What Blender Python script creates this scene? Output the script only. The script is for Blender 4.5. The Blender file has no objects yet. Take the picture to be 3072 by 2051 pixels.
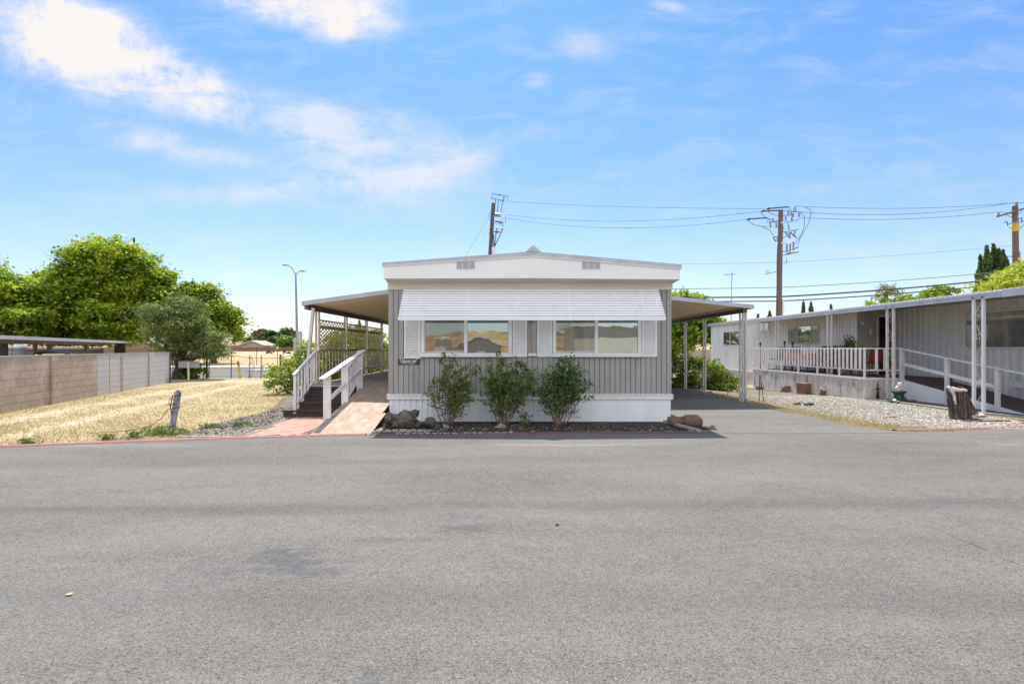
import bpy, math, random
import numpy as np
from mathutils import Vector, Matrix

random.seed(7)
R = math.radians
SC = bpy.context.scene
COL = SC.collection

# ---------------------------------------------------------------- camera
cam_d = bpy.data.cameras.new("camera")
cam = bpy.data.objects.new("camera", cam_d)
COL.objects.link(cam)
cam.location = (0, 0, 1.6)
cam.rotation_euler = (R(90), 0, 0)
cam_d.sensor_width = 36
cam_d.lens = 18.75
cam_d.shift_y = 0.0057
cam_d.clip_start = 0.05
cam_d.clip_end = 3000
SC.camera = cam

# ---------------------------------------------------------------- light
SUN_EL, SUN_AZ = R(61.5), R(-8)
SUN_DIR = Vector((math.sin(SUN_AZ) * math.cos(SUN_EL), math.cos(SUN_AZ) * math.cos(SUN_EL), math.sin(SUN_EL)))
sun_d = bpy.data.lights.new("sun", 'SUN')
sun_d.energy = 3.4
sun_d.angle = R(0.5)
sun_d.color = (1.0, 0.95, 0.88)
sun = bpy.data.objects.new("sun", sun_d)
COL.objects.link(sun)
sun.location = (0, 0, 30)
sun.rotation_euler = SUN_DIR.to_track_quat('Z', 'Y').to_euler()
SC.view_settings.view_transform = 'Standard'
SC.view_settings.look = 'None'
SC.view_settings.gamma = 1.0
SC.view_settings.use_curve_mapping = False
SC.view_settings.exposure = 1.0
SC.cycles.max_bounces = 6
SC.cycles.diffuse_bounces = 3
SC.cycles.transparent_max_bounces = 8


class NT:
    """tiny node builder"""
    def __init__(s, tree): s.t = tree
    def n(s, typ, **kw):
        nd = s.t.nodes.new(typ)
        for k, v in kw.items(): setattr(nd, k, v)
        return nd
    def l(s, a, b): s.t.links.new(a, b)
    def val(s, sock, v):
        if isinstance(v, (int, float)): sock.default_value = v
        elif isinstance(v, (tuple, list)):
            sock.default_value = v if len(v) == len(sock.default_value) else tuple(v) + (1,)
        else: s.l(v, sock)
    def m(s, op, a, b=0.0, c=0.0, clamp=False):
        nd = s.n('ShaderNodeMath', operation=op, use_clamp=clamp)
        for i, v in enumerate((a, b, c)): s.val(nd.inputs[i], v)
        return nd.outputs[0]
    def mixc(s, f, a, b, mode='MIX'):
        nd = s.n('ShaderNodeMix', data_type='RGBA', blend_type=mode)
        s.val(nd.inputs[0], f); s.val(nd.inputs[6], a); s.val(nd.inputs[7], b)
        return nd.outputs[2]
    def ramp(s, f, lo, hi, a=0.0, b=1.0):
        nd = s.n('ShaderNodeMapRange', interpolation_type='SMOOTHSTEP')
        s.val(nd.inputs[0], f); s.val(nd.inputs[1], lo); s.val(nd.inputs[2], hi)
        s.val(nd.inputs[3], a); s.val(nd.inputs[4], b)
        return nd.outputs[0]
    def noise(s, vec, scale, detail=5, rough=.55, dist=0.0):
        nd = s.n('ShaderNodeTexNoise')
        if vec is not None: s.l(vec, nd.inputs['Vector'])
        nd.inputs['Scale'].default_value = scale
        nd.inputs['Detail'].default_value = detail
        nd.inputs['Roughness'].default_value = rough
        nd.inputs['Distortion'].default_value = dist
        return nd.outputs[0]
    def mapping(s, vec, scale=(1, 1, 1), loc=(0, 0, 0), rot=(0, 0, 0)):
        nd = s.n('ShaderNodeMapping')
        s.l(vec, nd.inputs[0])
        nd.inputs['Location'].default_value = loc
        nd.inputs['Rotation'].default_value = rot
        nd.inputs['Scale'].default_value = scale
        return nd.outputs[0]


# ---------------------------------------------------------------- world: physical sky with clouds by direction
world = bpy.data.worlds.new("World")
SC.world = world
world.use_nodes = True
wt = world.node_tree
wt.nodes.clear()
W = NT(wt)
sky = W.n('ShaderNodeTexSky', sky_type='NISHITA')
sky.sun_disc = False
sky.sun_elevation = SUN_EL
sky.sun_rotation = SUN_AZ
sky.altitude = 0
sky.air_density = 1.0
sky.dust_density = 0.6
sky.ozone_density = 2.5
tc = W.n('ShaderNodeTexCoord')
sx = W.n('ShaderNodeSeparateXYZ'); W.l(tc.outputs['Generated'], sx.inputs[0])
dx, dy, dz = sx.outputs
yy = W.m('MAXIMUM', dy, 0.06)
u = W.m('DIVIDE', dx, yy); v = W.m('DIVIDE', dz, yy)
cmb = W.n('ShaderNodeCombineXYZ'); W.l(u, cmb.inputs[0]); W.l(v, cmb.inputs[1])
nz = W.noise(cmb.outputs[0], 5.5, 9, .6, .35)
nz2 = W.noise(W.mapping(cmb.outputs[0], (2.2, 7, 1), rot=(0, 0, R(14))), 3.0, 8, .62, .6)
BL = [(265, 180, 360, 105, -17, 2.1), (230, 55, 230, 85, -20, 1.5), (640, 290, 200, 65, -32, 1.0), (850, 25, 250, 62, -8, 1.5),
      (1090, 40, 150, 100, 20, 1.15), (1140, 130, 45, 60, 0, .6), (430, 415, 220, 55, -12, .9), (860, 360, 300, 100, -22, .62), (1150, 300, 260, 50, -25, .4), (700, 480, 260, 40, -10, .45), (1250, 400, 220, 60, -12, .45), (500, 560, 350, 60, -6, .35), (1110, 460, 300, 95, -22, .75),
      (980, 375, 110, 45, -15, .75), (800, 575, 420, 36, 4, .7), (1370, 490, 150, 44, 8, .75), (1200, 600, 360, 100, -4, .5),
      (1750, 135, 115, 55, -10, .95), (1613, 240, 50, 32, 0, .9), (2010, 20, 80, 24, -8, .75), (1640, 385, 230, 40, 5, .42),
      (2500, 560, 420, 36, 6, .42), (2900, 650, 320, 40, 4, .3), (600, 690, 400, 40, -3, .3), (2450, 330, 260, 50, -20, .22)]
S = None; S2 = None
for (px, py, a, b, ang, wgt) in BL:
    cu, cv, ca, sa = (px - 1536) / 1600, (1043 - py) / 1600, math.cos(R(ang)), math.sin(R(ang))
    du = W.m('SUBTRACT', u, cu); dv = W.m('SUBTRACT', v, cv)
    p = W.m('DIVIDE', W.m('ADD', W.m('MULTIPLY', du, ca), W.m('MULTIPLY', dv, sa)), a / 1600)
    q = W.m('DIVIDE', W.m('SUBTRACT', W.m('MULTIPLY', dv, ca), W.m('MULTIPLY', du, sa)), b / 1600)
    e = W.m('MULTIPLY', W.m('POWER', 2.718, W.m('MULTIPLY', W.m('ADD', W.m('MULTIPLY', p, p), W.m('MULTIPLY', q, q)), -1)), wgt)
    if wgt >= 1.0 or px < 700 and py < 300: S = e if S is None else W.m('ADD', S, e)
    else: S2 = e if S2 is None else W.m('ADD', S2, e)
nz3 = W.noise(cmb.outputs[0], 17, 8, .68, .8)
tex = W.m('ADD', W.m('ADD', W.m('MULTIPLY', nz, 1.9), W.m('MULTIPLY', nz2, 1.6)), W.m('SUBTRACT', W.m('MULTIPLY', nz3, 1.2), 1.05))     # about 1.3
mask = W.ramp(W.m('MULTIPLY', S, W.m('SUBTRACT', tex, .58)), .05, 1.5)
wisp = W.m('MULTIPLY', W.ramp(W.m('MULTIPLY', S2, W.m('SUBTRACT', W.m('ADD', W.m('MULTIPLY', nz2, 2.6), W.m('MULTIPLY', nz3, 1.5)), 1.15)), .0, 1.55), .68)
mask = W.m('MULTIPLY', W.m('MAXIMUM', mask, wisp), W.ramp(dy, .05, .15))
veil = W.m('MULTIPLY', W.ramp(nz2, .42, .82), .26)
mask = W.m('MAXIMUM', mask, veil)
hor = W.ramp(dz, 0.0, .55, 1.0, 0.0)
tint = W.mixc(hor, (0.56, 0.88, 1.24), (0.97, 0.93, 1.0))
skyc = W.mixc(1.0, sky.outputs[0], tint, 'MULTIPLY')
cloudy = W.mixc(mask, skyc, (5.6, 5.4, 5.3))
# unseen bright cloud cover added behind the camera as fill for the shaded front
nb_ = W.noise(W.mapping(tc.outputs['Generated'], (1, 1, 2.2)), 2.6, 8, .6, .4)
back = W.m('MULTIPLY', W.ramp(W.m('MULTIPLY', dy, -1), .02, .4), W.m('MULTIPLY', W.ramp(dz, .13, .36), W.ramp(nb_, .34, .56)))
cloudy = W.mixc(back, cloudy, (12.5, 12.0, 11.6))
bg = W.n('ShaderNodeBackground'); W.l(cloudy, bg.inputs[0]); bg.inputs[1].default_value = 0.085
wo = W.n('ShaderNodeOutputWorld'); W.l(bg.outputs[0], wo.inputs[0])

# ---------------------------------------------------------------- materials
MATS = {}
def new_mat(name):
    m = bpy.data.materials.new(name); m.use_nodes = True
    m.node_tree.nodes.clear()
    t = NT(m.node_tree)
    out = t.n('ShaderNodeOutputMaterial')
    b = t.n('ShaderNodeBsdfPrincipled')
    t.l(b.outputs[0], out.inputs[0])
    MATS[name] = m
    return m, t, b, out

def pm(name, col, col2=None, rough=.7, scale=6, bump=.0, bscale=None, stretch=(1, 1, 1), metal=0.0, spec=.4, lo=.35, hi=.68, detail=6, grime=None, gscale=1.3, glo=.55, ghi=.72):
    """painted / natural surface: two tones mixed by noise, optional grime patches and bump"""
    m, t, b, out = new_mat(name)
    c = t.n('ShaderNodeTexCoord').outputs['Object']
    vec = t.mapping(c, stretch)
    nn = t.noise(vec, scale, detail, .6)
    if col2 is None: col2 = tuple(x * .82 for x in col)
    cc = t.mixc(t.ramp(nn, lo, hi), col, col2)
    if grime is not None:
        g = t.noise(t.mapping(c, (1, 1, .6)), gscale, 8, .7, .4)
        cc = t.mixc(t.m('MULTIPLY', t.ramp(g, glo, ghi), .8), cc, grime)
    t.l(cc, b.inputs['Base Color'])
    b.inputs['Roughness'].default_value = rough
    b.inputs['Metallic'].default_value = metal
    b.inputs['Specular IOR Level'].default_value = spec
    if bump:
        bn = t.noise(vec, bscale or scale * 6, 5, .6)
        bp = t.n('ShaderNodeBump'); bp.inputs['Strength'].default_value = bump; bp.inputs['Distance'].default_value = .01
        t.l(bn, bp.inputs['Height']); t.l(bp.outputs[0], b.inputs['Normal'])
    return m

def leaf_mat(name, c1, c2, c3=None, trans=.35, scale=1.2):
    m, t, b, out = new_mat(name)
    geo = t.n('ShaderNodeNewGeometry')
    nn = t.noise(geo.outputs['Position'], scale, 3, .6)
    rnd = geo.outputs['Random Per Island']
    f = t.m('ADD', t.m('MULTIPLY', rnd, .6), t.m('MULTIPLY', t.ramp(nn, .35, .65), .4))
    cc = t.mixc(t.ramp(f, .15, .85), c1, c2)
    if c3 is not None: cc = t.mixc(t.ramp(rnd, .86, .95), cc, c3)
    t.l(cc, b.inputs['Base Color'])
    b.inputs['Roughness'].default_value = .55
    b.inputs['Specular IOR Level'].default_value = .3
    tr = t.n('ShaderNodeBsdfTranslucent')
    t.l(t.mixc(1.0, cc, (1.25, 1.35, .6), 'MULTIPLY'), tr.inputs[0])
    mx = t.n('ShaderNodeMixShader'); mx.inputs[0].default_value = trans
    t.l(b.outputs[0], mx.inputs[1]); t.l(tr.outputs[0], mx.inputs[2]); t.l(mx.outputs[0], out.inputs[0])
    return m

def glass_mat(name, dark=(.02, .022, .02), refl=.5, tint=(.9, .95, .93), wav=.02):
    m, t, b, out = new_mat(name)
    c = t.n('ShaderNodeTexCoord').outputs['Object']
    b.inputs['Roughness'].default_value = .25
    nn = t.noise(t.mapping(c, (2.2, 1, .25)), 2.4, 3)
    t.l(t.mixc(t.ramp(nn, .4, .6), dark, tuple(x * 2.6 for x in dark)), b.inputs['Base Color'])
    g = t.n('ShaderNodeBsdfGlossy'); g.inputs['Color'].default_value = tint + (1,); g.inputs['Roughness'].default_value = .012
    bp = t.n('ShaderNodeBump'); bp.inputs['Strength'].default_value = wav; bp.inputs['Distance'].default_value = .05
    t.l(t.noise(c, 2.5, 2), bp.inputs['Height']); t.l(bp.outputs[0], g.inputs['Normal'])
    lw = t.n('ShaderNodeFresnel'); lw.inputs[0].default_value = 1.5
    mx = t.n('ShaderNodeMixShader'); t.l(t.m('ADD', t.m('MULTIPLY', lw.outputs[0], .6), refl, clamp=True), mx.inputs[0])
    t.l(b.outputs[0], mx.inputs[1]); t.l(g.outputs[0], mx.inputs[2]); t.l(mx.outputs[0], out.inputs[0])
    return m

def bump_to(t, b, h, strength=.5, dist=.01):
    bp = t.n('ShaderNodeBump'); bp.inputs['Strength'].default_value = strength; bp.inputs['Distance'].default_value = dist
    t.l(h, bp.inputs['Height']); t.l(bp.outputs[0], b.inputs['Normal'])

# asphalt ----------------------------------------------------------
def asphalt(name, base=.105, stains=True):
    m, t, b, out = new_mat(name)
    geo = t.n('ShaderNodeNewGeometry'); P = geo.outputs['Position']
    sp = t.n('ShaderNodeSeparateXYZ'); t.l(P, sp.inputs[0]); X, Y, Z = sp.outputs
    big = t.noise(t.mapping(P, (.5, 1.6, 1)), .55, 6, .6, .6)
    mid = t.noise(P, 5.0, 5, .65)
    fine = t.noise(P, 75.0, 3, .7)
    fine2 = t.noise(P, 26.0, 4, .75)
    f = t.m('ADD', t.m('MULTIPLY', t.m('SUBTRACT', big, .5), .8), t.m('MULTIPLY', t.m('SUBTRACT', mid, .5), .35))
    f = t.m('ADD', f, t.m('MULTIPLY', t.m('SUBTRACT', fine, .5), 2.8))
    f = t.m('ADD', f, t.m('MULTIPLY', t.m('SUBTRACT', fine2, .5), 1.2))
    f = t.m('MAXIMUM', t.m('ADD', f, 1.0), .3)
    c = t.mixc(t.ramp(big, .3, .7), (base, base * .93, base * .8), (base * 1.0, base * .945, base * .83))
    vm = t.n('ShaderNodeVectorMath', operation='SCALE'); t.l(c, vm.inputs[0]); t.l(f, vm.inputs['Scale'])
    c = vm.outputs[0]
    vo = t.n('ShaderNodeTexVoronoi'); t.l(P, vo.inputs['Vector']); vo.inputs['Scale'].default_value = 42
    cv = t.n('ShaderNodeSeparateColor'); t.l(vo.outputs['Color'], cv.inputs[0])
    speck = t.m('MULTIPLY', t.ramp(vo.outputs['Distance'], .32, .2), t.ramp(cv.outputs[0], .9, .96))
    c = t.mixc(t.m('MULTIPLY', speck, .45), c, (base * 2.1, base * 2.05, base * 1.95))
    pit = t.m('MULTIPLY', t.ramp(vo.outputs['Distance'], .4, .22), t.ramp(cv.outputs[1], .86, .93))
    c = t.mixc(t.m('MULTIPLY', pit, .7), c, (base * .3, base * .3, base * .3))
    if stains:
        wv = t.noise(t.mapping(P, (.35, 1.0, 1)), 1.6, 5, .7)
        def band(y0, w, k, slope=0.0):
            d = t.m('ABSOLUTE', t.m('SUBTRACT', t.m('ADD', Y, t.m('MULTIPLY', t.m('SUBTRACT', wv, .5), .55)), t.m('ADD', t.m('MULTIPLY', X, slope), y0)))
            return t.m('MULTIPLY', t.ramp(d, w, 0.0), k)
        s = t.m('ADD', band(5.35, .3, .4, .03), band(3.35, .4, .24, -.02))
        s = t.m('ADD', s, band(7.6, .5, .24, .05))
        c = t.mixc(t.m('MULTIPLY', s, t.ramp(mid, .25, .6)), c, (base * .38, base * .38, base * .4))
        c = t.mixc(t.m('MULTIPLY', band(8.75, .14, .35, .01), t.ramp(big, .45, .6)), c, (base * 2.0, base * 2.0, base * 1.95))
        sn = t.noise(t.mapping(P, (1, 1.6, 1)), 5.5, 8, .75, .6)
        acc = None
        for (sx_, sy_, rx, ry, k) in ((-1.72, 3.98, .34, .26, .75), (-1.45, 3.8, .42, .1, .6), (-.38, 4.68, .26, .16, .6), (-.5, 5.0, .22, .14, .35),
                                      (-1.0, 4.42, .5, .07, .4), (-2.2, 3.75, .5, .2, .3), (-.7, 2.5, .2, .12, .5)):
            ex = t.m('DIVIDE', t.m('SUBTRACT', X, sx_), rx); ey = t.m('DIVIDE', t.m('SUBTRACT', Y, sy_), ry)
            d = t.m('SQRT', t.m('ADD', t.m('MULTIPLY', ex, ex), t.m('MULTIPLY', ey, ey)))
            e = t.m('MULTIPLY', t.ramp(t.m('ADD', d, t.m('MULTIPLY', t.m('SUBTRACT', sn, .5), 6.0)), 1.1, .2), k)
            acc = e if acc is None else t.m('MAXIMUM', acc, e)
        dk = t.m('MULTIPLY', t.ramp(t.noise(P, 2.2, 8, .78, .4), .52, .7), t.ramp(fine2, .5, .62))
        c = t.mixc(t.m('MULTIPLY', dk, .6), c, (base * .4, base * .4, base * .38))
        c = t.mixc(t.m('MULTIPLY', acc, .8), c, (base * .42, base * .42, base * .5))
        ck = t.m('ABSOLUTE', t.m('SUBTRACT', X, t.m('ADD', 3.72, t.m('MULTIPLY', t.m('SUBTRACT', t.noise(P, 6, 6, .8), .5), .12))))
        ck = t.m('MULTIPLY', t.m('MULTIPLY', t.ramp(ck, .011, .003), t.ramp(Y, 5.0, 4.8)), t.ramp(Y, 2.8, 3.2))
        c = t.mixc(t.m('MULTIPLY', ck, t.ramp(mid, .3, .7)), c, (.03, .03, .03))
    t.l(c, b.inputs['Base Color'])
    b.inputs['Roughness'].default_value = .88
    b.inputs['Specular IOR Level'].default_value = .25
    bump_to(t, b, t.m('ADD', t.m('MULTIPLY', fine, 1.0), fine2), .55, .012)
    return m
asphalt('asphalt', .155)
asphalt('asphalt_drive', .16, False)
asphalt('asphalt_far', .17, False)

def ground_mat(name, cols, sc=1.0, bump=.5, track=False, stretch=(1, 1, 1)):
    m, t, b, out = new_mat(name)
    geo = t.n('ShaderNodeNewGeometry'); P = geo.outputs['Position']
    Q = t.mapping(P, stretch)
    a = t.ramp(t.noise(Q, .45 * sc, 5, .6, .5), .36, .64)
    b_ = t.ramp(t.noise(Q, 2.3 * sc, 6, .65, .3), .38, .66)
    f = t.noise(P, 30 * sc, 4, .75)
    c = t.mixc(a, cols[0], cols[1])
    c = t.mixc(t.m('MULTIPLY', b_, .8), c, cols[2])
    if track:
        sp = t.n('ShaderNodeSeparateXYZ'); t.l(P, sp.inputs[0]); X, Y, Z = sp.outputs
        w = t.m('MULTIPLY', t.m('SUBTRACT', t.noise(P, .8, 4, .6), .5), 1.6)
        for k, (ofs, wid) in enumerate(((7.0, .5), (8.6, .55), (11.2, .4))):
            # pale wheel tracks running obliquely across the lot
            d = t.m('ABSOLUTE', t.m('ADD', t.m('ADD', t.m('ADD', X, t.m('MULTIPLY', Y, .2)), ofs), t.m('MULTIPLY', w, .5)))
            c = t.mixc(t.m('MULTIPLY', t.m('MULTIPLY', t.ramp(d, wid, wid * .1), .75), b_), c, cols[3])
    if name == 'hill_dry':
        c = t.mixc(t.m('MULTIPLY', t.ramp(t.noise(P, .16, 8, .75, .5), .52, .6), .85), c, (.05, .055, .02))
        c = t.mixc(t.m('MULTIPLY', t.ramp(t.noise(P, .3, 6, .7, .8), .56, .62), .6), c, (.55, .45, .32))
    mlt = t.m('ADD', .45, t.m('MULTIPLY', f, 1.1))
    vm = t.n('ShaderNodeVectorMath', operation='SCALE'); t.l(c, vm.inputs[0]); t.l(mlt, vm.inputs['Scale'])
    t.l(vm.outputs[0], b.inputs['Base Color'])
    b.inputs['Roughness'].default_value = .95
    b.inputs['Specular IOR Level'].default_value = .15
    bump_to(t, b, f, bump, .03)
    return m
ground_mat('dry_grass_ground', [(.43, .34, .205), (.335, .275, .14), (.48, .39, .25), (.53, .45, .33)], track=True)
ground_mat('field', [(.44, .34, .19), (.38, .29, .14), (.5, .4, .24)], .4)
ground_mat('hill_dry', [(.36, .19, .06), (.24, .13, .04), (.44, .28, .12)], .1, 1.0)
ground_mat('bed_soil', [(.085, .07, .055), (.06, .05, .04), (.12, .1, .085)], 2.5, 1.0)

def gravel_mat(name, c1, c2, c3, scale=38, patch=None):
    m, t, b, out = new_mat(name)
    geo = t.n('ShaderNodeNewGeometry'); P = geo.outputs['Position']
    vo = t.n('ShaderNodeTexVoronoi'); t.l(P, vo.inputs['Vector']); vo.inputs['Scale'].default_value = scale
    cv = t.n('ShaderNodeSeparateColor'); t.l(vo.outputs['Color'], cv.inputs[0])
    c = t.mixc(t.ramp(cv.outputs[0], .2, .8), c1, c2)
    c = t.mixc(t.ramp(cv.outputs[1], .75, .9), c, c3)
    if patch is not None:
        a = t.ramp(t.noise(P, 1.1, 6, .65, .4), .44, .58)
        c = t.mixc(t.m('MULTIPLY', a, .85), c, patch)
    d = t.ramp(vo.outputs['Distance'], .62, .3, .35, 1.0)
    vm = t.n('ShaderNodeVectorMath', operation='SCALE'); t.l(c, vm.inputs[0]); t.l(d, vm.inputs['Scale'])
    t.l(vm.outputs[0], b.inputs['Base Color'])
    b.inputs['Roughness'].default_value = .9
    bump_to(t, b, t.m('MULTIPLY', vo.outputs['Distance'], -1), .8, .02)
    return m
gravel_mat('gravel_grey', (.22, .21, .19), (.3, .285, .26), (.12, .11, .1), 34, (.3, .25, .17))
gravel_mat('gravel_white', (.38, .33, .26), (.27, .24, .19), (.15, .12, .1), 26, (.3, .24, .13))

def block_mat(name, c1, c2, mort, rough=.9, patches=None):
    m, t, b, out = new_mat(name)
    c = t.n('ShaderNodeTexCoord').outputs['Object']
    sp = t.n('ShaderNodeSeparateXYZ'); t.l(c, sp.inputs[0])
    cb = t.n('ShaderNodeCombineXYZ'); t.l(sp.outputs[0], cb.inputs[0]); t.l(sp.outputs[2], cb.inputs[1])
    br = t.n('ShaderNodeTexBrick'); t.l(cb.outputs[0], br.inputs['Vector'])
    br.inputs['Color1'].default_value = c1 + (1,); br.inputs['Color2'].default_value = c2 + (1,); br.inputs['Mortar'].default_value = mort + (1,)
    br.inputs['Scale'].default_value = 1; br.inputs['Brick Width'].default_value = .405; br.inputs['Row Height'].default_value = .2
    br.inputs['Mortar Size'].default_value = .007; br.inputs['Mortar Smooth'].default_value = .3
    cc = br.outputs[0]
    n1 = t.noise(c, 1.2, 7, .7, .3); n2 = t.noise(c, 30, 4, .7)
    cc = t.mixc(t.m('MULTIPLY', t.ramp(n1, .5, .62), .55), cc, patches or tuple(x * 1.2 for x in c1))
    vm = t.n('ShaderNodeVectorMath', operation='SCALE'); t.l(cc, vm.inputs[0]); t.l(t.m('ADD', .75, t.m('MULTIPLY', n2, .5)), vm.inputs['Scale'])
    t.l(vm.outputs[0], b.inputs['Base Color'])
    b.inputs['Roughness'].default_value = rough
    bump_to(t, b, t.m('ADD', t.m('MULTIPLY', br.outputs['Fac'], -1.2), t.m('MULTIPLY', n2, .5)), .7, .012)
    return m
block_mat('block_brown', (.47, .36, .275), (.4, .31, .235), (.24, .19, .15), patches=(.58, .47, .37))
block_mat('block_white', (.56, .54, .53), (.51, .5, .49), (.38, .36, .34), patches=(.58, .5, .42))

pm('white_paint', (.78, .78, .77), (.7, .7, .69), rough=.5, scale=2, grime=(.55, .52, .46), gscale=2.2, glo=.6, ghi=.8)
pm('fascia_paint', (.88, .87, .85), (.83, .82, .8), rough=.5, scale=.8)
pm('cream_paint', (.74, .68, .58), (.68, .62, .53), rough=.6, scale=1.2, stretch=(1, 1, 4))
pm('grey_siding', (.375, .365, .345), (.33, .325, .31), rough=.65, scale=3, stretch=(1, 1, .15), bump=.12, bscale=30, grime=(.27, .245, .21), gscale=2.2, glo=.52, ghi=.75)
pm('skirt_white', (.85, .86, .87), (.79, .8, .82), rough=.55, scale=1.5, stretch=(3, 3, .5), grime=(.52, .52, .5), gscale=1.8, glo=.6, ghi=.85)
pm('galvanised', (.5, .52, .54), (.42, .44, .46), rough=.42, scale=3, metal=.35, stretch=(1, 1, 1))
pm('dark_metal', (.055, .05, .047), (.09, .075, .06), rough=.5, scale=20)
pm('awning_white', (.87, .87, .88), (.81, .81, .83), rough=.35, scale=1.5, stretch=(.3, 4, 8))
pm('pan_metal', (.95, .8, .58), (.88, .7, .47), rough=.5, scale=1.3, stretch=(.5, 3, 1), grime=(.6, .45, .3), gscale=1.1)
pm('beam_brown', (.2, .15, .12), (.12, .085, .065), rough=.7, scale=6)
pm('post_white', (.66, .63, .58), (.54, .5, .45), rough=.5, scale=9, grime=(.34, .27, .2), gscale=5, glo=.55, ghi=.72)
pm('rail_white', (.76, .75, .74), (.66, .64, .62), rough=.55, scale=5, grime=(.5, .45, .38), gscale=4)
pm('rail_weathered', (.66, .58, .49), (.5, .43, .36), rough=.7, scale=7, grime=(.25, .2, .16), gscale=4)
pm('lattice_tan', (.72, .58, .45), (.6, .47, .35), rough=.8, scale=8)
pm('step_dark', (.05, .032, .027), (.09, .062, .052), rough=.7, scale=8, stretch=(.4, 4, 4), bump=.3)
pm('deck_plank', (.36, .3, .25), (.27, .22, .185), rough=.8, scale=5, stretch=(.4, 6, 2), bump=.3, grime=(.19, .15, .13), gscale=2)
pm('plywood', (.42, .335, .25), (.33, .25, .18), rough=.8, scale=3, stretch=(2.2, .9, 1), bump=.3, grime=(.24, .18, .13), gscale=3.5, glo=.52, ghi=.72, lo=.38, hi=.62)
pm('ramp_side', (.07, .05, .04), (.11, .08, .06), rough=.9, scale=8)
pm('brick_pink', (.46, .3, .225), (.36, .22, .165), rough=.85, scale=4, grime=(.36, .26, .2), gscale=2, bump=.3)
pm('mortar', (.2, .16, .12), (.15, .12, .09), rough=.95, scale=20)
pm('stone_dark', (.17, .135, .1), (.06, .05, .042), rough=.85, scale=7, bump=.9, bscale=22, grime=(.17, .135, .1), gscale=4, glo=.5, ghi=.65)
pm('stone_grey', (.1, .1, .1), (.065, .065, .068), rough=.85, scale=6, bump=.8, bscale=22)
pm('stone_tan', (.3, .25, .19), (.22, .18, .14), rough=.85, scale=8, bump=.4)
pm('stone_white', (.52, .49, .43), (.4, .36, .3), rough=.85, scale=8, bump=.4)
pm('terracotta', (.29, .15, .105), (.2, .1, .07), rough=.85, scale=9, bump=.4, grime=(.42, .27, .18), gscale=4)
pm('pipe_clay', (.18, .115, .085), (.11, .07, .05), rough=.8, scale=7, bump=.5)
pm('concrete', (.4, .36, .3), (.32, .28, .23), rough=.9, scale=5, bump=.3)
pm('concrete_light', (.62, .59, .54), (.52, .5, .46), rough=.9, scale=2)
pm('red_paint', (.4, .165, .145), (.3, .12, .11), rough=.8, scale=14, lo=.3, hi=.6, grime=(.19, .15, .14), gscale=6, glo=.47, ghi=.6)
pm('red_paint_worn', (.26, .085, .075), (.16, .06, .055), rough=.85, scale=9, lo=.3, hi=.6, grime=(.1, .09, .085), gscale=4, glo=.44, ghi=.56)
pm('white_marking', (.75, .74, .7), (.55, .53, .5), rough=.7, scale=30)
pm('pole_wood', (.2, .135, .1), (.125, .085, .065), rough=.9, scale=4, stretch=(6, 6, .4), bump=.4)
pm('pole_wood_dark', (.13, .11, .09), (.085, .07, .06), rough=.9, scale=4, stretch=(6, 6, .4), bump=.4)
pm('steel_grey', (.3, .31, .32), (.24, .25, .26), rough=.45, metal=.3, scale=6)
pm('insulator', (.32, .32, .33), (.22, .22, .23), rough=.35, scale=12)
pm('wire_dark', (.05, .055, .06), rough=.5)
pm('wire_light', (.2, .22, .25), rough=.5)
pm('corrugated', (.76, .73, .68), (.68, .65, .6), rough=.5, scale=2, stretch=(1, 1, .3), grime=(.46, .43, .38), gscale=1.2)
pm('corrugated_tan', (.46, .43, .385), (.4, .37, .33), rough=.55, scale=2, stretch=(1, 1, .3))
pm('panel_tan', (.44, .4, .34), (.38, .35, .3), rough=.6, scale=2)
pm('tan_skirt', (.6, .53, .42), (.52, .46, .36), rough=.8, scale=3)
pm('deck_skirt', (.64, .62, .58), (.5, .47, .43), rough=.8, scale=4, stretch=(2, 2, .4), grime=(.2, .17, .14), gscale=3, glo=.52, ghi=.66)
pm('ramp_carpet', (.13, .085, .08), (.09, .062, .06), rough=.95, scale=20, bump=.3)
pm('roof_shingle', (.5, .47, .43), (.36, .33, .3), rough=.9, scale=14)
pm('roof_pink', (.36, .22, .18), (.28, .17, .14), rough=.9, scale=3)
pm('roof_tan', (.48, .4, .34), (.4, .33, .28), rough=.9, scale=3)
pm('house_wall', (.42, .36, .31), (.36, .31, .27), rough=.8, scale=2)
pm('wood_fence', (.24, .14, .1), (.16, .095, .07), rough=.9, scale=1.2, stretch=(3, 3, .5))
pm('carport_fascia', (.5, .46, .47), (.43, .4, .4), rough=.6, scale=2)
pm('carport_brown', (.24, .17, .13), (.19, .135, .1), rough=.7, scale=2)
pm('bark', (.085, .065, .05), (.05, .038, .03), rough=.95, scale=5, stretch=(3, 3, .6), bump=.8)
pm('twig', (.26, .19, .14), (.16, .11, .085), rough=.9, scale=10)
pm('driftwood', (.17, .13, .1), (.055, .042, .035), rough=.9, scale=5, stretch=(5, 5, .7), bump=1.0, lo=.42, hi=.56)
pm('bleached', (.7, .66, .6), (.55, .5, .44), rough=.85, scale=6)
pm('stake_grey', (.34, .35, .38), (.22, .22, .24), rough=.85, scale=7, stretch=(3, 3, .7), grime=(.1, .095, .1), gscale=6, glo=.52, ghi=.6)
pm('yellow_paint', (.62, .45, .06), (.5, .35, .04), rough=.6, scale=5)
pm('rust', (.22, .09, .05), (.12, .06, .04), rough=.9, scale=12)
pm('green_ceramic', (.03, .075, .06), (.02, .05, .045), rough=.3, scale=8)
pm('china_white', (.75, .72, .68), (.68, .62, .56), rough=.4, scale=10)
pm('red_cloth', (.36, .045, .04), (.28, .03, .03), rough=.85, scale=10)
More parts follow.
